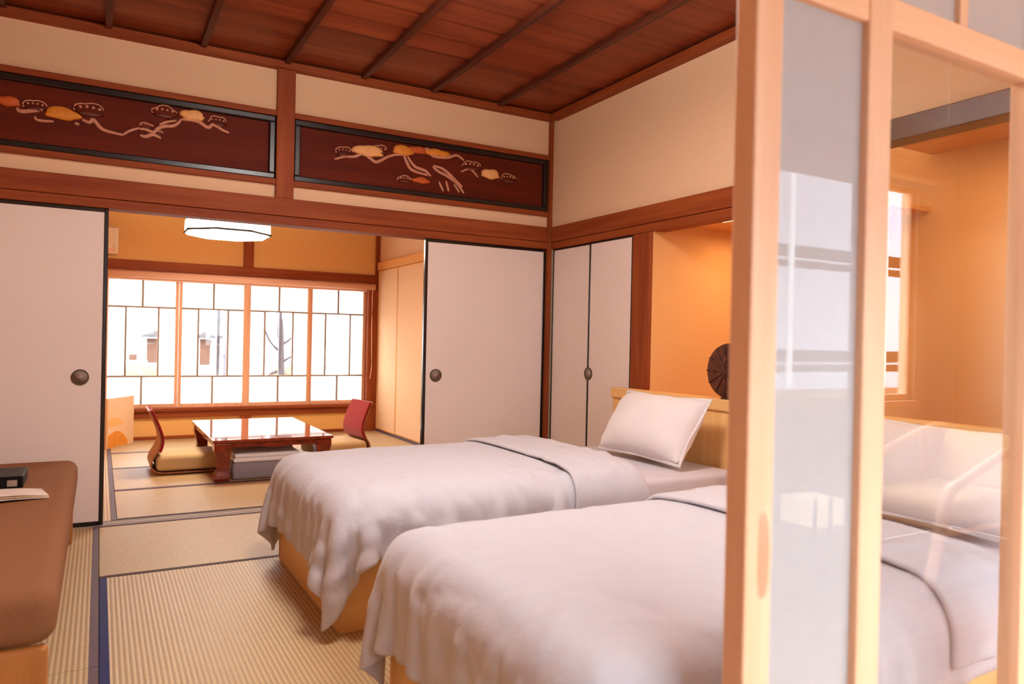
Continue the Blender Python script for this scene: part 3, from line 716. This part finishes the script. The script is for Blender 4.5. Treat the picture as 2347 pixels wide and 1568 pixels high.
def cushion(w, h, t, name, mat, parent, n=28, corner=0.10, ear=0.03, seed=1):
    """soft pillow in local coords: width along Y, height along Z, thickness along X"""
    rr = random.Random(seed); mb = MB(); grid = {}
    for side in (0, 1):
        for i in range(n + 1):
            for j in range(n + 1):
                u = -1 + 2 * i / n; v = -1 + 2 * j / n
                th = t * 0.5 * max(0, (1 - abs(u) ** 2.6)) ** 0.55 * max(0, (1 - abs(v) ** 2.6)) ** 0.55
                pin = 1 - 0.05 * (1 - abs(v) ** 2) * abs(u) ** 3; pin2 = 1 - 0.06 * (1 - abs(u) ** 2) * abs(v) ** 3
                y = u * w / 2 * pin; z = v * h / 2 * pin2
                wv = 0.004 * math.sin(7 * u + 3 * v + seed) * (1 - u * u) + 0.006 * math.sin(11 * u * v + 2 * seed) * abs(u * v)
                edge = (i in (0, n) or j in (0, n))
                key = (i, j, 0 if edge else side)
                if key not in grid:
                    grid[key] = len(mb.v); mb.v.append(((th if side == 0 else -th) * (1 if not edge else 0) + (0 if edge else wv), y, z))
        for i in range(n):
            for j in range(n):
                q = []
                for a, b_ in ((i, j), (i + 1, j), (i + 1, j + 1), (i, j + 1)):
                    e = a in (0, n) or b_ in (0, n); q.append(grid[(a, b_, 0 if e else side)])
                mb.f.append(tuple(q) if side == 0 else tuple(reversed(q)))
    return mb.build(name, mat, parent, smooth=True)

def make_bed(y_far, label, seed, dlabel, plabel, pillow_y):
    y0, y1 = y_far - 1.04, y_far
    yc = 0.5 * (y0 + y1)
    bed = thing('bed', label, 'bed', (-1.12, yc, 0), 'twin beds')
    B(-2.14, -0.14, y0, y0 + 0.025, 0.0, 0.27).build('base_panel', M['bed_wood_x'], bed, 0.003)
    B(-2.14, -0.14, y1 - 0.025, y1, 0.0, 0.27).build('base_panel', M['bed_wood_x'], bed, 0.003)
    B(-2.14, -2.115, y0 + 0.025, y1 - 0.025, 0.0, 0.27).build('foot_panel', M['bed_wood_y'], bed, 0.003)
    B(-2.115, -0.14, y0 + 0.025, y1 - 0.025, 0.22, 0.268).build('slat_base', M['bed_wood_y'], bed)
    B(-2.125, -0.14, y0 + 0.012, y1 - 0.012, 0.27, 0.452).build('mattress', M['sheet'], bed, 0.03, True, 4)
    # duvet
    dv = thing('duvet', dlabel, 'duvet', (-1.5, yc, 0.45), 'white duvets on the twin beds')
    c = np.array([-1.12, yc, 0.235]); b = np.array([1.03 - 0.07, 0.54 - 0.07, 0.235 - 0.07]); r = 0.07
    P = drape(-2.15 - 0.25, -0.775, yc - 0.52 - 0.195, yc + 0.52 + 0.195, 84, 80, c, b, r + 0.012, 0.030, 0.58, seed)
    P = crease(P, seed, 70)
    sheet_mesh(P, 'cover', M['linen'], dv, 0.018)
    P2 = drape(-1.155, -0.765, yc - 0.52 - 0.185, yc + 0.52 + 0.185, 22, 80, c, b, r + 0.031, 0.034, 0.60, seed + 11, 90, 0.01, 0.03)
    P2 = crease(P2, seed + 5, 20)
    # roll the head end of the turned-back strip down onto the layer below
    for k, (dz, dxx) in enumerate(((-0.030, -0.006), (-0.014, 0.004), (-0.004, 0.004))):
        P2[-1 - k, :, 2] += dz; P2[-1 - k, :, 0] += dxx
    sheet_mesh(P2, 'turned_back_strip', M['linen'], dv, 0.016)
    # pillow leaning on the headboard
    pl = thing('pillow', plabel, 'pillow', (0, 0, 0), 'white pillows')
    cushion(0.66, 0.37, 0.23, 'pillow_body', M['pillowcase'], pl, seed=seed)
    fr = MB()
    n = 40; ring_o = []; ring_i = []
    for k in range(n):
        a = 2 * PI * k / n; cu, su = math.cos(a), math.sin(a)
        s = 1 / max(abs(cu), abs(su)); u, v = cu * s, su * s
        ring_i.append((0.0, u * 0.325 * (1 - 0.05 * (1 - v * v)), v * 0.182 * (1 - 0.06 * (1 - u * u))))
        ring_o.append((0.006 * math.sin(5 * a), u * 0.338 * (1 - 0.045 * (1 - v * v)), v * 0.194 * (1 - 0.05 * (1 - u * u))))
    fr.loft([[(x + 0.004, y, z) for x, y, z in ring_i], [(x + 0.003, y, z) for x, y, z in ring_o], [(x - 0.003, y, z) for x, y, z in ring_o], [(x - 0.004, y, z) for x, y, z in ring_i]], cap=False).build('flange', M['pillowcase'], pl, smooth=True)
    pl.rotation_euler = (0, math.radians(33), 0)
    pl.location = (-0.345, pillow_y, 0.640)
    return bed
make_bed(-0.99, 'single bed with oak base nearest the sliding doors', 3, 'white duvet with turned-back edge on the bed nearer the opening', 'white pillow leaning on the headboard of the far bed', -1.60)
make_bed(-2.552, 'single bed with oak base nearest the glass door', 8, 'white duvet spread over the bed nearer the camera', 'white pillow on the near bed behind the glass door', -3.12)

hb = thing('headboard', 'long low oak headboard with cap rail behind both beds', 'headboard', (-0.08, -2.3, 0))
B(-0.12, -0.035, -3.74, -0.935, 0.735, 0.797).build('cap_rail', M['bed_wood_y'], hb, 0.008, False, 3)
for k in range(5):
    y = -3.73 + k * 0.558
    B(-0.105, -0.05, y + 0.002, y + 0.556, 0.0, 0.735).build('panel', M['bed_wood_z'], hb, 0.003)

# round woven ornament on the headboard
ro = thing('round_ornament', 'dark brown round woven disc standing on the headboard cap', 'ornament', (-0.08, -1.885, 0.797))
def disc(r, x, n=36): return [(x, -1.885 + r * math.cos(2 * PI * k / n), 0.797 + 0.146 + r * math.sin(2 * PI * k / n)) for k in range(n)]
MB().loft([disc(0.08, -0.105), disc(0.12, -0.103), disc(0.138, -0.096), disc(0.144, -0.082), disc(0.144, -0.07), disc(0.12, -0.06)]).build('woven_disc', M['wicker'], ro, smooth=True)
for k in range(6):
    a = PI * k / 6
    pts = [(-0.1075 + 0.002 * math.cos(4 * q), -1.885 + q * 0.128 * math.cos(a), 0.943 + q * 0.128 * math.sin(a)) for q in (-1, -0.6, -0.2, 0.2, 0.6, 1)]
    MB().tube(pts, 0.004, 6).build('cane', M['wicker'], ro, smooth=True)
B(-0.10, -0.05, -1.92, -1.85, 0.797, 0.806).build('foot', M['darkY'], ro, 0.002)

# ================================================================== bench with things on it
be = thing('bench', 'low wooden daybed bench with brown felt cushion by the left door', 'bench', (-3.42, -1.4, 0))
B(-3.84, -3.0, -2.45, -0.30, 0.275, 0.428).build('cushion', M['brown_felt'], be, 0.05, True, 5)
for ya, yb in ((-2.44, -2.405), (-0.335, -0.30)):
    B(-3.83, -3.018, ya, yb, 0.0, 0.276).build('end_panel', M['bench_oak'], be, 0.012, False, 3)
B(-3.83, -3.06, -2.405, -0.335, 0.235, 0.274).build('seat_board', M['oakY'], be)
B(-3.10, -3.075, -2.405, -0.335, 0.15, 0.235).build('front_rail', M['oakY'], be, 0.003)
bk = thing('binder', 'thick black binder lying on the brown bench cushion', 'binder', (-3.4, -0.9, 0.428))
B(-3.50, -3.185, -1.03, -0.80, 0.4285, 0.434).build('back_cover', M['black_leather'], bk, 0.002)
B(-3.50, -3.185, -1.03, -0.80, 0.472, 0.479).build('front_cover', M['black_leather'], bk, 0.002)
B(-3.188, -3.180, -1.03, -0.80, 0.4285, 0.479).build('spine', M['black_leather'], bk, 0.003)
B(-3.49, -3.19, -1.02, -0.81, 0.434, 0.472).build('pages', M['black_leather'], bk)
B(-3.235, -3.2, -1.0325, -1.030, 0.437, 0.463).build('clasp', M['metal_grey'], bk, 0.004)
def leaflet(name, label, mat, x, y, rz, w, d, z, bow, mat2=None):
    t = thing(name, label, 'brochure', (0, 0, 0), 'leaflets on the bench')
    for k in range(3):
        mb = MB(); n = 10; rings = []
        for i in range(n + 1):
            u = i / n; xx = -w / 2 + w * u
            zz = z + 0.0035 * k + bow * (math.sin(PI * u) * 0.6 + 0.4 * u * 0) * (1 + 0.35 * k)
            rings.append([(xx, -d / 2 + 0.006 * k, zz), (xx, d / 2 - 0.004 * k, zz), (xx, d / 2 - 0.004 * k, zz + 0.0025), (xx, -d / 2 + 0.006 * k, zz + 0.0025)])
        mb.loft(rings).build('page', mat if k != 1 or mat2 is None else mat2, t)
    t.location = (x, y, 0.0); t.rotation_euler = (0, 0, rz)
leaflet('brochure', 'curling cream brochure in front of the black binder', M['paper_print'], -3.24, -1.24, 0.22, 0.30, 0.17, 0.4295, 0.014, M['paper_tan'])

# ================================================================== tea room furniture
tb = thing('low_table', 'low red lacquered table with glossy top and curved legs', 'table', (-1.75, 1.71, 0))
TX0, TX1, TY0, TY1, TZ = -2.19, -1.31, 1.02, 2.42, 0.305
B(TX0, TX1, TY0, TY1, TZ - 0.022, TZ).build('tabletop', M['tea_top'], tb, 0.006, False, 3)
def apron(a0, a1, fixed, axis):
    poly = [(a0, TZ - 0.022), (a1, TZ - 0.022), (a1, TZ - 0.085)]
    n = 24
    for i in range(n + 1):
        u = i / n; a = a1 + (a0 - a1) * u
        e = min(u, 1 - u)
        z = TZ - 0.085 + 0.025 * min(1, e / 0.1) - 0.010 * max(0, math.cos((u - 0.5) * 2 * PI * 2)) * (1 if e > 0.1 else 0)
        poly.append((a, z))
    return MB().prism(poly, axis, fixed, fixed + 0.022).build('apron', M['tea_red'], tb, 0.002)
apron(TX0 + 0.03, TX1 - 0.03, TY0 + 0.02, 'Y'); apron(TX0 + 0.03, TX1 - 0.03, TY1 - 0.042, 'Y')
apron(TY0 + 0.03, TY1 - 0.03, TX0 + 0.02, 'X'); apron(TY0 + 0.03, TY1 - 0.03, TX1 - 0.042, 'X')
for sx in (0, 1):
    for sy in (0, 1):
        cx = TX0 + 0.075 if sx == 0 else TX1 - 0.075; cy = TY0 + 0.075 if sy == 0 else TY1 - 0.075
        ox = -1 if sx == 0 else 1; oy = -1 if sy == 0 else 1
        rings = []
        for z, hw, of in ((TZ - 0.024, 0.062, 0.0), (0.23, 0.060, 0.003), (0.18, 0.050, 0.002), (0.12, 0.043, -0.004), (0.075, 0.044, -0.004), (0.045, 0.052, 0.004), (0.02, 0.056, 0.008), (0.0, 0.050, 0.006)):
            x, y = cx + ox * of, cy + oy * of
            rings.append([(x - hw, y - hw, z), (x + hw, y - hw, z), (x + hw, y + hw, z), (x - hw, y + hw, z)])
        MB().loft(rings).build('leg', M['tea_red'], tb, 0.006)

def zaisu(label, loc, rz):
    t = thing('floor_chair', label, 'floor chair', (0, 0, 0), 'legless chairs at the low table')
    hw = 0.215
    prof = spline([Vector((a, 0, b)) for a, b in ((0.46, 0.010), (0.22, 0.010), (0.06, 0.014), (-0.002, 0.055), (0.0, 0.115), (0.045, 0.20), (0.055, 0.27), (0.03, 0.36), (-0.005, 0.44), (-0.028, 0.487))], 5)
    def shell(a, b_, off, th, w, taper=0.0):
        mb = MB(); rings = []
        for i in range(a, b_):
            p = prof[i]; q = prof[min(i + 1, len(prof) - 1)] - prof[max(i - 1, 0)]
            nrm = Vector((q.z, 0, -q.x)).normalized()
            nrm = nrm if nrm.dot(Vector((0.6, 0, 0.8))) >= 0 else -nrm
            ww = w * (1 - taper * (i - a) / (b_ - a))
            lo = p + nrm * off; hi = p + nrm * (off + th)
            rings.append([(lo.x, -ww, lo.z), (lo.x, ww, lo.z), (hi.x, ww, hi.z), (hi.x, -ww, hi.z)])
        return mb.loft(rings)
    shell(0, len(prof), 0.0, 0.011, hw, 0.08).build('bent_shell', M['ply'], t, 0.002)
    shell(24, len(prof) - 1, 0.011, 0.020, hw * 0.96, 0.05).build('back_pad', M['red_fabric'], t, 0.006)
    B(0.03, 0.49, -0.225, 0.225, 0.030, 0.148).build('seat_cushion', M['beige_fabric'], t, 0.038, True, 4)
    t.location = loc; t.rotation_euler = (0, 0, rz)
    return t
zaisu('bentwood legless chair with beige cushion left of the low table', (-2.56, 1.67, 0), 0.0)
zaisu('legless chair with crimson back pad right of the low table', (-0.80, 1.94, 0), PI + 0.12)
cu = thing('floor_cushion', 'thick grey cushion on the mats under the low table', 'cushion', (-1.80, 1.32, 0), 'cushions under the table')
B(-2.045, -1.56, 1.06, 1.62, 0.002, 0.125).build('cushion_body', M['grey_cloth'], cu, 0.02, True, 4)
B(-2.047, -1.558, 1.058, 1.622, 0.060, 0.066).build('seam_piping', M['grey_cloth'], cu, 0.002)
cw = thing('folded_blanket', 'white folded blanket on the grey cushion under the table', 'blanket', (-1.80, 1.32, 0.125), None)
B(-2.04, -1.53, 1.07, 1.60, 0.1265, 0.160).build('lower_fold', M['blanket'], cw, 0.014, True, 3)
B(-2.03, -1.55, 1.075, 1.59, 0.1605, 0.190).build('upper_fold', M['blanket'], cw, 0.013, True, 3)

# low folding screen with painted hills
sc = thing('folding_screen', 'low cream folding screen with painted orange hills by the window', 'screen', (0, 0, 0))
pts = [(-2.612, 3.36), (-2.838, 3.00), (-3.09, 3.33), (-3.32, 3.02)]
for i in range(3):
    a = Vector((pts[i][0], pts[i][1], 0)); b_ = Vector((pts[i + 1][0], pts[i + 1][1], 0))
    d = (b_ - a).normalized(); nrm = Vector((-d.y, d.x, 0))
    if nrm.dot(Vector((CAM_POS[0], CAM_POS[1], 0)) - a) < 0: nrm = -nrm
    L = (b_ - a).length
    def quadprism(poly, o0, o1):
        return MB().loft([[a + d * u + nrm * o0 + Vector((0, 0, z)) for u, z in poly], [a + d * u + nrm * o1 + Vector((0, 0, z)) for u, z in poly]])
    leaf = quadprism([(0.004, 0.0), (L - 0.004, 0.0), (L - 0.004, 0.462), (0.004, 0.462)], -0.008, 0.004).build('screen_leaf', M['fusuma_warm'], sc, 0.003)
    lo = [(L - 0.006, 0.008), (0.10, 0.008), (0.12, 0.06), (0.16, 0.10), (0.22, 0.135), (0.28, 0.155), (0.34, 0.145), (L - 0.006, 0.12)]
    quadprism(lo, 0.004, 0.0055).build('painted_hill', M['gold'], leaf)
    up = [(L - 0.006, 0.20), (0.19, 0.20), (0.17, 0.225), (0.21, 0.25), (0.27, 0.275), (0.34, 0.28), (L - 0.006, 0.268)]
    quadprism(up, 0.004, 0.0055).build('painted_hill', M['gold_pale'], leaf)

# ceiling lamp of the tea room (octagonal), hung on a cord
def octo(cx, cy, r, z, rot=PI / 8): return [(cx + r * math.cos(rot + PI / 4 * k), cy + r * math.sin(rot + PI / 4 * k), z) for k in range(8)]
def oct_lamp(label, cx, cy, zb, h, r, ztop, watts, colr, shade='lamp_shade'):
    t = thing('ceiling_lamp', label, 'lamp', (cx, cy, ztop), 'octagonal ceiling lamps')
    MB().loft([octo(cx, cy, r * 0.93, zb), octo(cx, cy, r, zb + 0.018), octo(cx, cy, r * 0.99, zb + h)]).build('shade', M[shade], t)
    ring = octo(cx, cy, r * 1.0, zb + 0.018); ring.append(ring[0])
    for k in range(8):
        MB().tube([ring[k], ring[k + 1]], 0.010, 6).build('edge_strip', M['lamp_line'], t)
    B(cx - 0.06, cx + 0.06, cy - 0.06, cy + 0.06, zb + h, zb + h + 0.02).build('cap', M['lightX'], t, 0.004)
    if ztop - zb - h > 0.04:
        MB().tube([(cx, cy, zb + h + 0.02), (cx, cy, ztop)], 0.006, 8).build('cord', M['white_plastic'], t)
    ld = bpy.data.lights.new('ceiling_lamp_light', 'AREA'); ld.shape = 'DISK'; ld.size = r * 1.7; ld.energy = watts; ld.color = colr
    lo = bpy.data.objects.new('ceiling_lamp_light', ld); COL.objects.link(lo)
    lo.parent = t; lo.location = (0, 0, zb - 0.012 - ztop)
    return t
oct_lamp('glowing white octagonal lamp hanging in the tea room', -2.0, 1.85, 1.89, 0.115, 0.345, 2.46, LAMP_FAR, WARM_FAR)
oct_lamp('octagonal lamp on the bedroom ceiling above the picture edge', -1.86, -2.25, 2.46, 0.15, 0.30, 2.745, LAMP_BED, WARM, 'lamp_shade_bed')

# air conditioner on the far wall
ac = thing('air_conditioner', 'cream wall air conditioner peeking past the left sliding door', 'air conditioner', (-3.2, FY1, 1.82))
B(-3.56, -2.772, FY1 - 0.20, FY1 - 0.001, 1.825, 2.078).build('housing', M['white_plastic'], ac, 0.02, False, 3)
B(-3.54, -2.79, FY1 - 0.204, FY1 - 0.19, 1.835, 1.87).build('air_flap', M['blind'], ac, 0.004)
MB().tube([(-2.81, FY1 - 0.2, 1.885), (-2.81, FY1 - 0.205, 1.885)], 0.006, 10, up=(0, 0, 1)).build('indicator', M['metal_grey'], ac)

# roller blind case with cord
rb = thing('roller_blind', 'rose beige roller blind case along the top of the paper window', 'blind', (-1.5, FY1 - 0.05, 1.69))
MB().loft([[(x, FY1 - 0.058 + 0.036 * math.cos(q), 1.648 + 0.036 * math.sin(q)) for q in [2 * PI * k / 14 for k in range(14)]] for x in (-2.93, -0.165)]).build('case', M['blind'], rb, smooth=True)
B(-2.91, -0.25, FY1 - 0.030, FY1 - 0.026, 1.592, 1.64).build('fabric_edge', M['blind'], rb)
MB().tube(spline([(-0.195, FY1 - 0.062, 1.63), (-0.196, FY1 - 0.062, 1.2), (-0.19, FY1 - 0.062, 0.75), (-0.205, FY1 - 0.06, 0.60)], 5), 0.005, 6).build('pull_cord', M['blind'], rb, smooth=True)

# ================================================================== alcove strip light
al_l = thing('strip_light', 'warm strip light hidden in the alcove ceiling', 'lamp', (0.33, -1.8, 1.80))
B(0.18, 0.24, -2.2, -1.5, 1.795, 1.814).build('housing', M['white_plastic'], al_l, 0.002)
B(0.185, 0.235, -2.19, -1.51, 1.789, 1.795).build('tube', M['strip'], al_l, 0.002)
ld = bpy.data.lights.new('strip_light_light', 'AREA'); ld.shape = 'RECTANGLE'; ld.size = 0.12; ld.size_y = 0.45; ld.energy = LAMP_ALCOVE * 0.7; ld.color = (1.0, 0.66, 0.34)
lo = bpy.data.objects.new('strip_light_light', ld); COL.objects.link(lo); lo.parent = al_l; lo.location = (0.26, 0.20, -0.03)
al_2 = thing('strip_light', 'warm strip light in the tall recess behind the near bed', 'lamp', (0.33, -3.0, 2.12))
B(0.18, 0.24, -3.5, -2.5, 2.10, 2.119).build('housing', M['white_plastic'], al_2, 0.002)
B(0.185, 0.235, -3.49, -2.51, 2.094, 2.10).build('tube', M['strip'], al_2, 0.002)
ld = bpy.data.lights.new('recess_light', 'AREA'); ld.shape = 'RECTANGLE'; ld.size = 0.12; ld.size_y = 0.9; ld.energy = LAMP_ALCOVE * 1.3; ld.color = (1.0, 0.66, 0.34)
lo = bpy.data.objects.new('recess_light', ld); COL.objects.link(lo); lo.parent = al_2; lo.location = (0.12, 0, -0.04)

# ================================================================== veranda things seen as reflections
vb = thing('roller_blind', 'pale blind case over the veranda window, mirrored in the glass', 'blind', (0.2, VY0 + 0.06, 2.08))
B(-2.8, 1.39, VY0 + 0.001, VY0 + 0.10, 2.03, 2.135).build('case', M['lightX'], vb, 0.015, False, 3)
B(-2.77, 1.36, VY0 + 0.03, VY0 + 0.035, 1.995, 2.03).build('fabric_edge', M['linen'], vb)
ch = thing('easy_chair', 'bentwood easy chair with beige cushions on the veranda, mirrored in the glass', 'chair', (0.8, -5.05, 0))
for y in (-4.80, -5.30):
    MB().tube(spline([(0.22, y, 0.02), (0.30, y, 0.25), (0.36, y, 0.44), (0.52, y, 0.50), (0.75, y, 0.575), (1.0, y, 0.64), (1.20, y, 0.66), (1.30, y, 0.60)], 5), 0.020, 10, 1.3).build('arm', M['lightX'], ch, smooth=True)
    MB().tube(spline([(0.98, y, 0.62), (1.05, y, 0.35), (1.16, y, 0.0)], 5), 0.018, 10).build('leg', M['lightZ'], ch, smooth=True)
B(0.42, 1.05, -5.27, -4.83, 0.27, 0.39).build('seat_cushion', M['beige_fabric'], ch, 0.04, True, 4)
mb = MB(); mb.loft([[(0.98, -5.27, 0.38), (0.98, -4.83, 0.38), (1.10, -4.83, 0.36), (1.10, -5.27, 0.36)], [(1.12, -5.26, 0.66), (1.12, -4.84, 0.66), (1.22, -4.84, 0.63), (1.22, -5.26, 0.63)]])
mb.build('back_cushion', M['beige_fabric'], ch, 0.035, True, 4)
for x in (0.45, 1.0):
    MB().tube([(x, -5.30, 0.26), (x, -4.80, 0.26)], 0.014, 8).build('crossbar', M['lightY'], ch)
MB().tube([(0.45, -5.05, 0.262), (1.02, -5.05, 0.262)], 0.012, 8).build('crossbar', M['lightX'], ch)
for y in (-4.80, -5.30):
    MB().tube([(0.32, y, 0.262), (1.08, y, 0.262)], 0.012, 8).build('side_rail', M['lightX'], ch)
an = thing('paper_lantern', 'small glowing paper lantern on the veranda floor, mirrored in the frosted strip', 'lantern', (-0.03, -5.2, 0))
for x in (-0.135, -0.03, 0.075):
    for y in (-5.30, -5.10):
        B(x - 0.006, x + 0.006, y - 0.006, y + 0.006, 0, 0.40).build('post', M['darkZ'], an)
B(-0.13, 0.07, -5.295, -5.105, 0.27, 0.385).build('paper_shade', M['lamp_paper'], an)
B(-0.15, 0.09, -5.32, -5.08, 0.22, 0.25).build('shelf', M['darkX'], an, 0.003)
gs = thing('smoke_screen', 'clear glass smoke screen hanging from the veranda ceiling', 'glass panel', (0.2, -5.1, 2.56))
B(-0.45, 0.81, -5.104, -5.096, 2.235, 2.545).build('pane', M['glass'], gs)
B(0.81, 0.818, -5.106, -5.094, 2.23, 2.55).build('edge_trim', M['white_plastic'], gs)
B(-0.45, 0.818, -5.11, -5.09, 2.545, 2.56).build('ceiling_channel', M['pole'], gs)

# ================================================================== outside
struct(B(-30, 30, -30, 30, -0.9, -0.8).build('ground', M['ground']), 'pale gravel ground outside the windows', 'ground')
def house(label, x0, x1, y, z1, group=None):
    h = thing('neighbour_house', label, 'house', (0.5 * (x0 + x1), y, -0.8))
    return h
h1 = house('pale house with grey gabled porches across from the paper window', -4, 1, 9.2, 1.0)
B(-4.6, -0.42, 9.2, 11.5, -0.8, 2.6).build('wall', M['ext_white'], h1)
for (x0, x1, z0, z1) in ((-2.215, -2.04, 0.60, 0.965), (-1.385, -1.22, 0.48, 0.97), (-3.1, -2.75, 0.50, 0.95)):
    B(x0, x1, 9.17, 9.21, z0, z1).build('doorway', M['ext_dark'], h1)
for cx, w in ((-2.10, 0.20), (-1.30, 0.16), (-0.88, 0.22), (-3.0, 0.3)):
    MB().prism([(cx - w, 1.02), (cx + w, 1.02), (cx, 1.11)], 'Y', 9.05, 9.2).build('porch_gable', M['ext_roof'], h1)
    B(cx - w, cx + w, 9.03, 9.2, 0.995, 1.02).build('eave', M['ext_roof'], h1)
B(-1.42, -0.80, 9.12, 9.2, 1.33, 1.36).build('fascia', M['ext_roof'], h1)
B(-1.20, -0.95, 9.17, 9.21, 0.40, 0.95).build('shutter', M['ext_wall'], h1)
B(-2.48, -2.36, 9.17, 9.21, 0.60, 0.70).build('doorway', M['ext_dark'], h1)
B(-2.20, -2.02, 9.16, 9.21, 0.56, 0.68).build('doorway', M['ext_dark'], h1)
B(-1.42, -1.16, 9.10, 9.2, 1.30, 1.42).build('signboard', M['ext_wall'], h1)
B(-2.40, -2.05, 9.12, 9.2, 1.30, 1.48).build('signboard', M['ext_wall'], h1)
B(-0.42, -0.20, 9.3, 9.5, -0.8, 1.55).build('chimney', M['ext_wall'], h1)
MB().prism([(9.0, 2.6), (11.7, 2.6), (10.3, 3.4)], 'X', -4.8, -0.3).build('roof', M['ext_roof'], h1)
h2 = house('white house with grey eaves behind the garden tree', 0.3, 4, 9.6, 1.0)
B(0.45, 4.5, 9.6, 12, -0.8, 1.6).build('wall', M['ext_white'], h2)
B(0.35, 4.6, 9.45, 9.6, 0.975, 1.045).build('eave', M['ext_wall'], h2)
B(0.40, 4.6, 9.5, 9.6, 0.30, 0.42).build('plinth', M['ext_wall'], h2)
MB().prism([(9.3, 1.6), (12.2, 1.6), (10.7, 2.2)], 'X', 0.3, 4.7).build('roof', M['ext_roof'], h2)
gw = thing('garden_wall', 'low white garden wall in front of the neighbouring houses', 'garden wall', (-1, 8.3, -0.8))
B(-6, 4, 8.3, 8.42, -0.8, 0.52).build('wall', M['ext_white'], gw)
B(-6, 4, 8.28, 8.44, 0.52, 0.55).build('coping', M['ext_wall'], gw)
for hx, hw2, hlab in ((-2.35, 0.34, 'low grey-green hedge below the first window sash'), (-0.15, 0.36, 'low dark hedge at the foot of the garden tree')):
    hg = thing('hedge', hlab, 'hedge', (hx, 7.9, -0.8))
    hm = MB(); rr = random.Random(int(hx * 100))
    hm.loft([[(hx + hw2 * sc_ * math.cos(q) * (0.9 + 0.2 * rr.random()), 7.9 + 0.25 * sc_ * math.sin(q), z + 0.06 * rr.random()) for q in [2 * PI * k / 20 for k in range(20)]] for z, sc_ in ((-0.8, 0.9), (-0.3, 1.0), (0.2, 1.0), (0.42, 0.85), (0.52, 0.4))])
    hm.build('foliage', M['leaf'], hg, smooth=True)
trn = thing('garden_tree', 'bare grey garden tree seen through the third window sash', 'tree', (-0.2, 7.6, -0.8))
MB().tube(spline([(-0.35, 7.6, -0.8), (-0.33, 7.6, 0.1), (-0.34, 7.6, 0.8), (-0.36, 7.6, 1.5), (-0.33, 7.6, 2.3)], 4), [0.07] * 5 + [0.055] * 6 + [0.04] * 6, 8).build('trunk', M['bark'], trn, smooth=True)
for pp in ([(-0.34, 7.6, 0.62), (-0.2, 7.55, 0.72), (-0.02, 7.5, 0.85)], [(-0.35, 7.6, 0.9), (-0.18, 7.62, 1.02), (0.0, 7.6, 1.2)], [(-0.35, 7.6, 0.8), (-0.5, 7.6, 0.95), (-0.62, 7.6, 1.2)], [(-0.34, 7.6, 0.5), (-0.5, 7.55, 0.45), (-0.6, 7.5, 0.36)]):
    MB().tube(spline(pp, 4), [0.028 - 0.002 * i for i in range(9)], 6).build('branch', M['bark'], trn, smooth=True)
up = thing('utility_pole', 'thin grey pole standing outside the second window sash', 'pole', (-1.25, 7.2, -0.8))
MB().tube([(-1.25, 7.2, -0.8), (-1.25, 7.2, 3.2)], 0.035, 10).build('shaft', M['pole'], up, smooth=True)
B(-1.34, -1.26, 7.1, 7.16, 0.75, 0.98).build('meter_box', M['pole'], up, 0.01)

h3 = house('grey house with white eaves opposite the veranda window', 0, 8, -13, 4)
B(-12, 14, -16, -13, -0.8, 4.7).build('wall', M['ext_pale'], h3)
for z in (2.65, 0.55):
    B(-12, 14, -13.35, -13.0, z, z + 0.16).build('white_eave', M['ext_white'], h3)
    B(-12, 14, -13.30, -13.0, z + 0.20, z + 0.45).build('white_fascia', M['ext_white'], h3)
B(-12, 14, -13.0, -12.5, -0.8, 0.2).build('brown_lean_to', M['ext_brown'], h3)
for k in range(9):
    B(-12 + k * 3.0, -12 + k * 3.0 + 0.12, -13.0, -12.94, -0.8, 4.7).build('pilaster', M['ext_white'], h3)
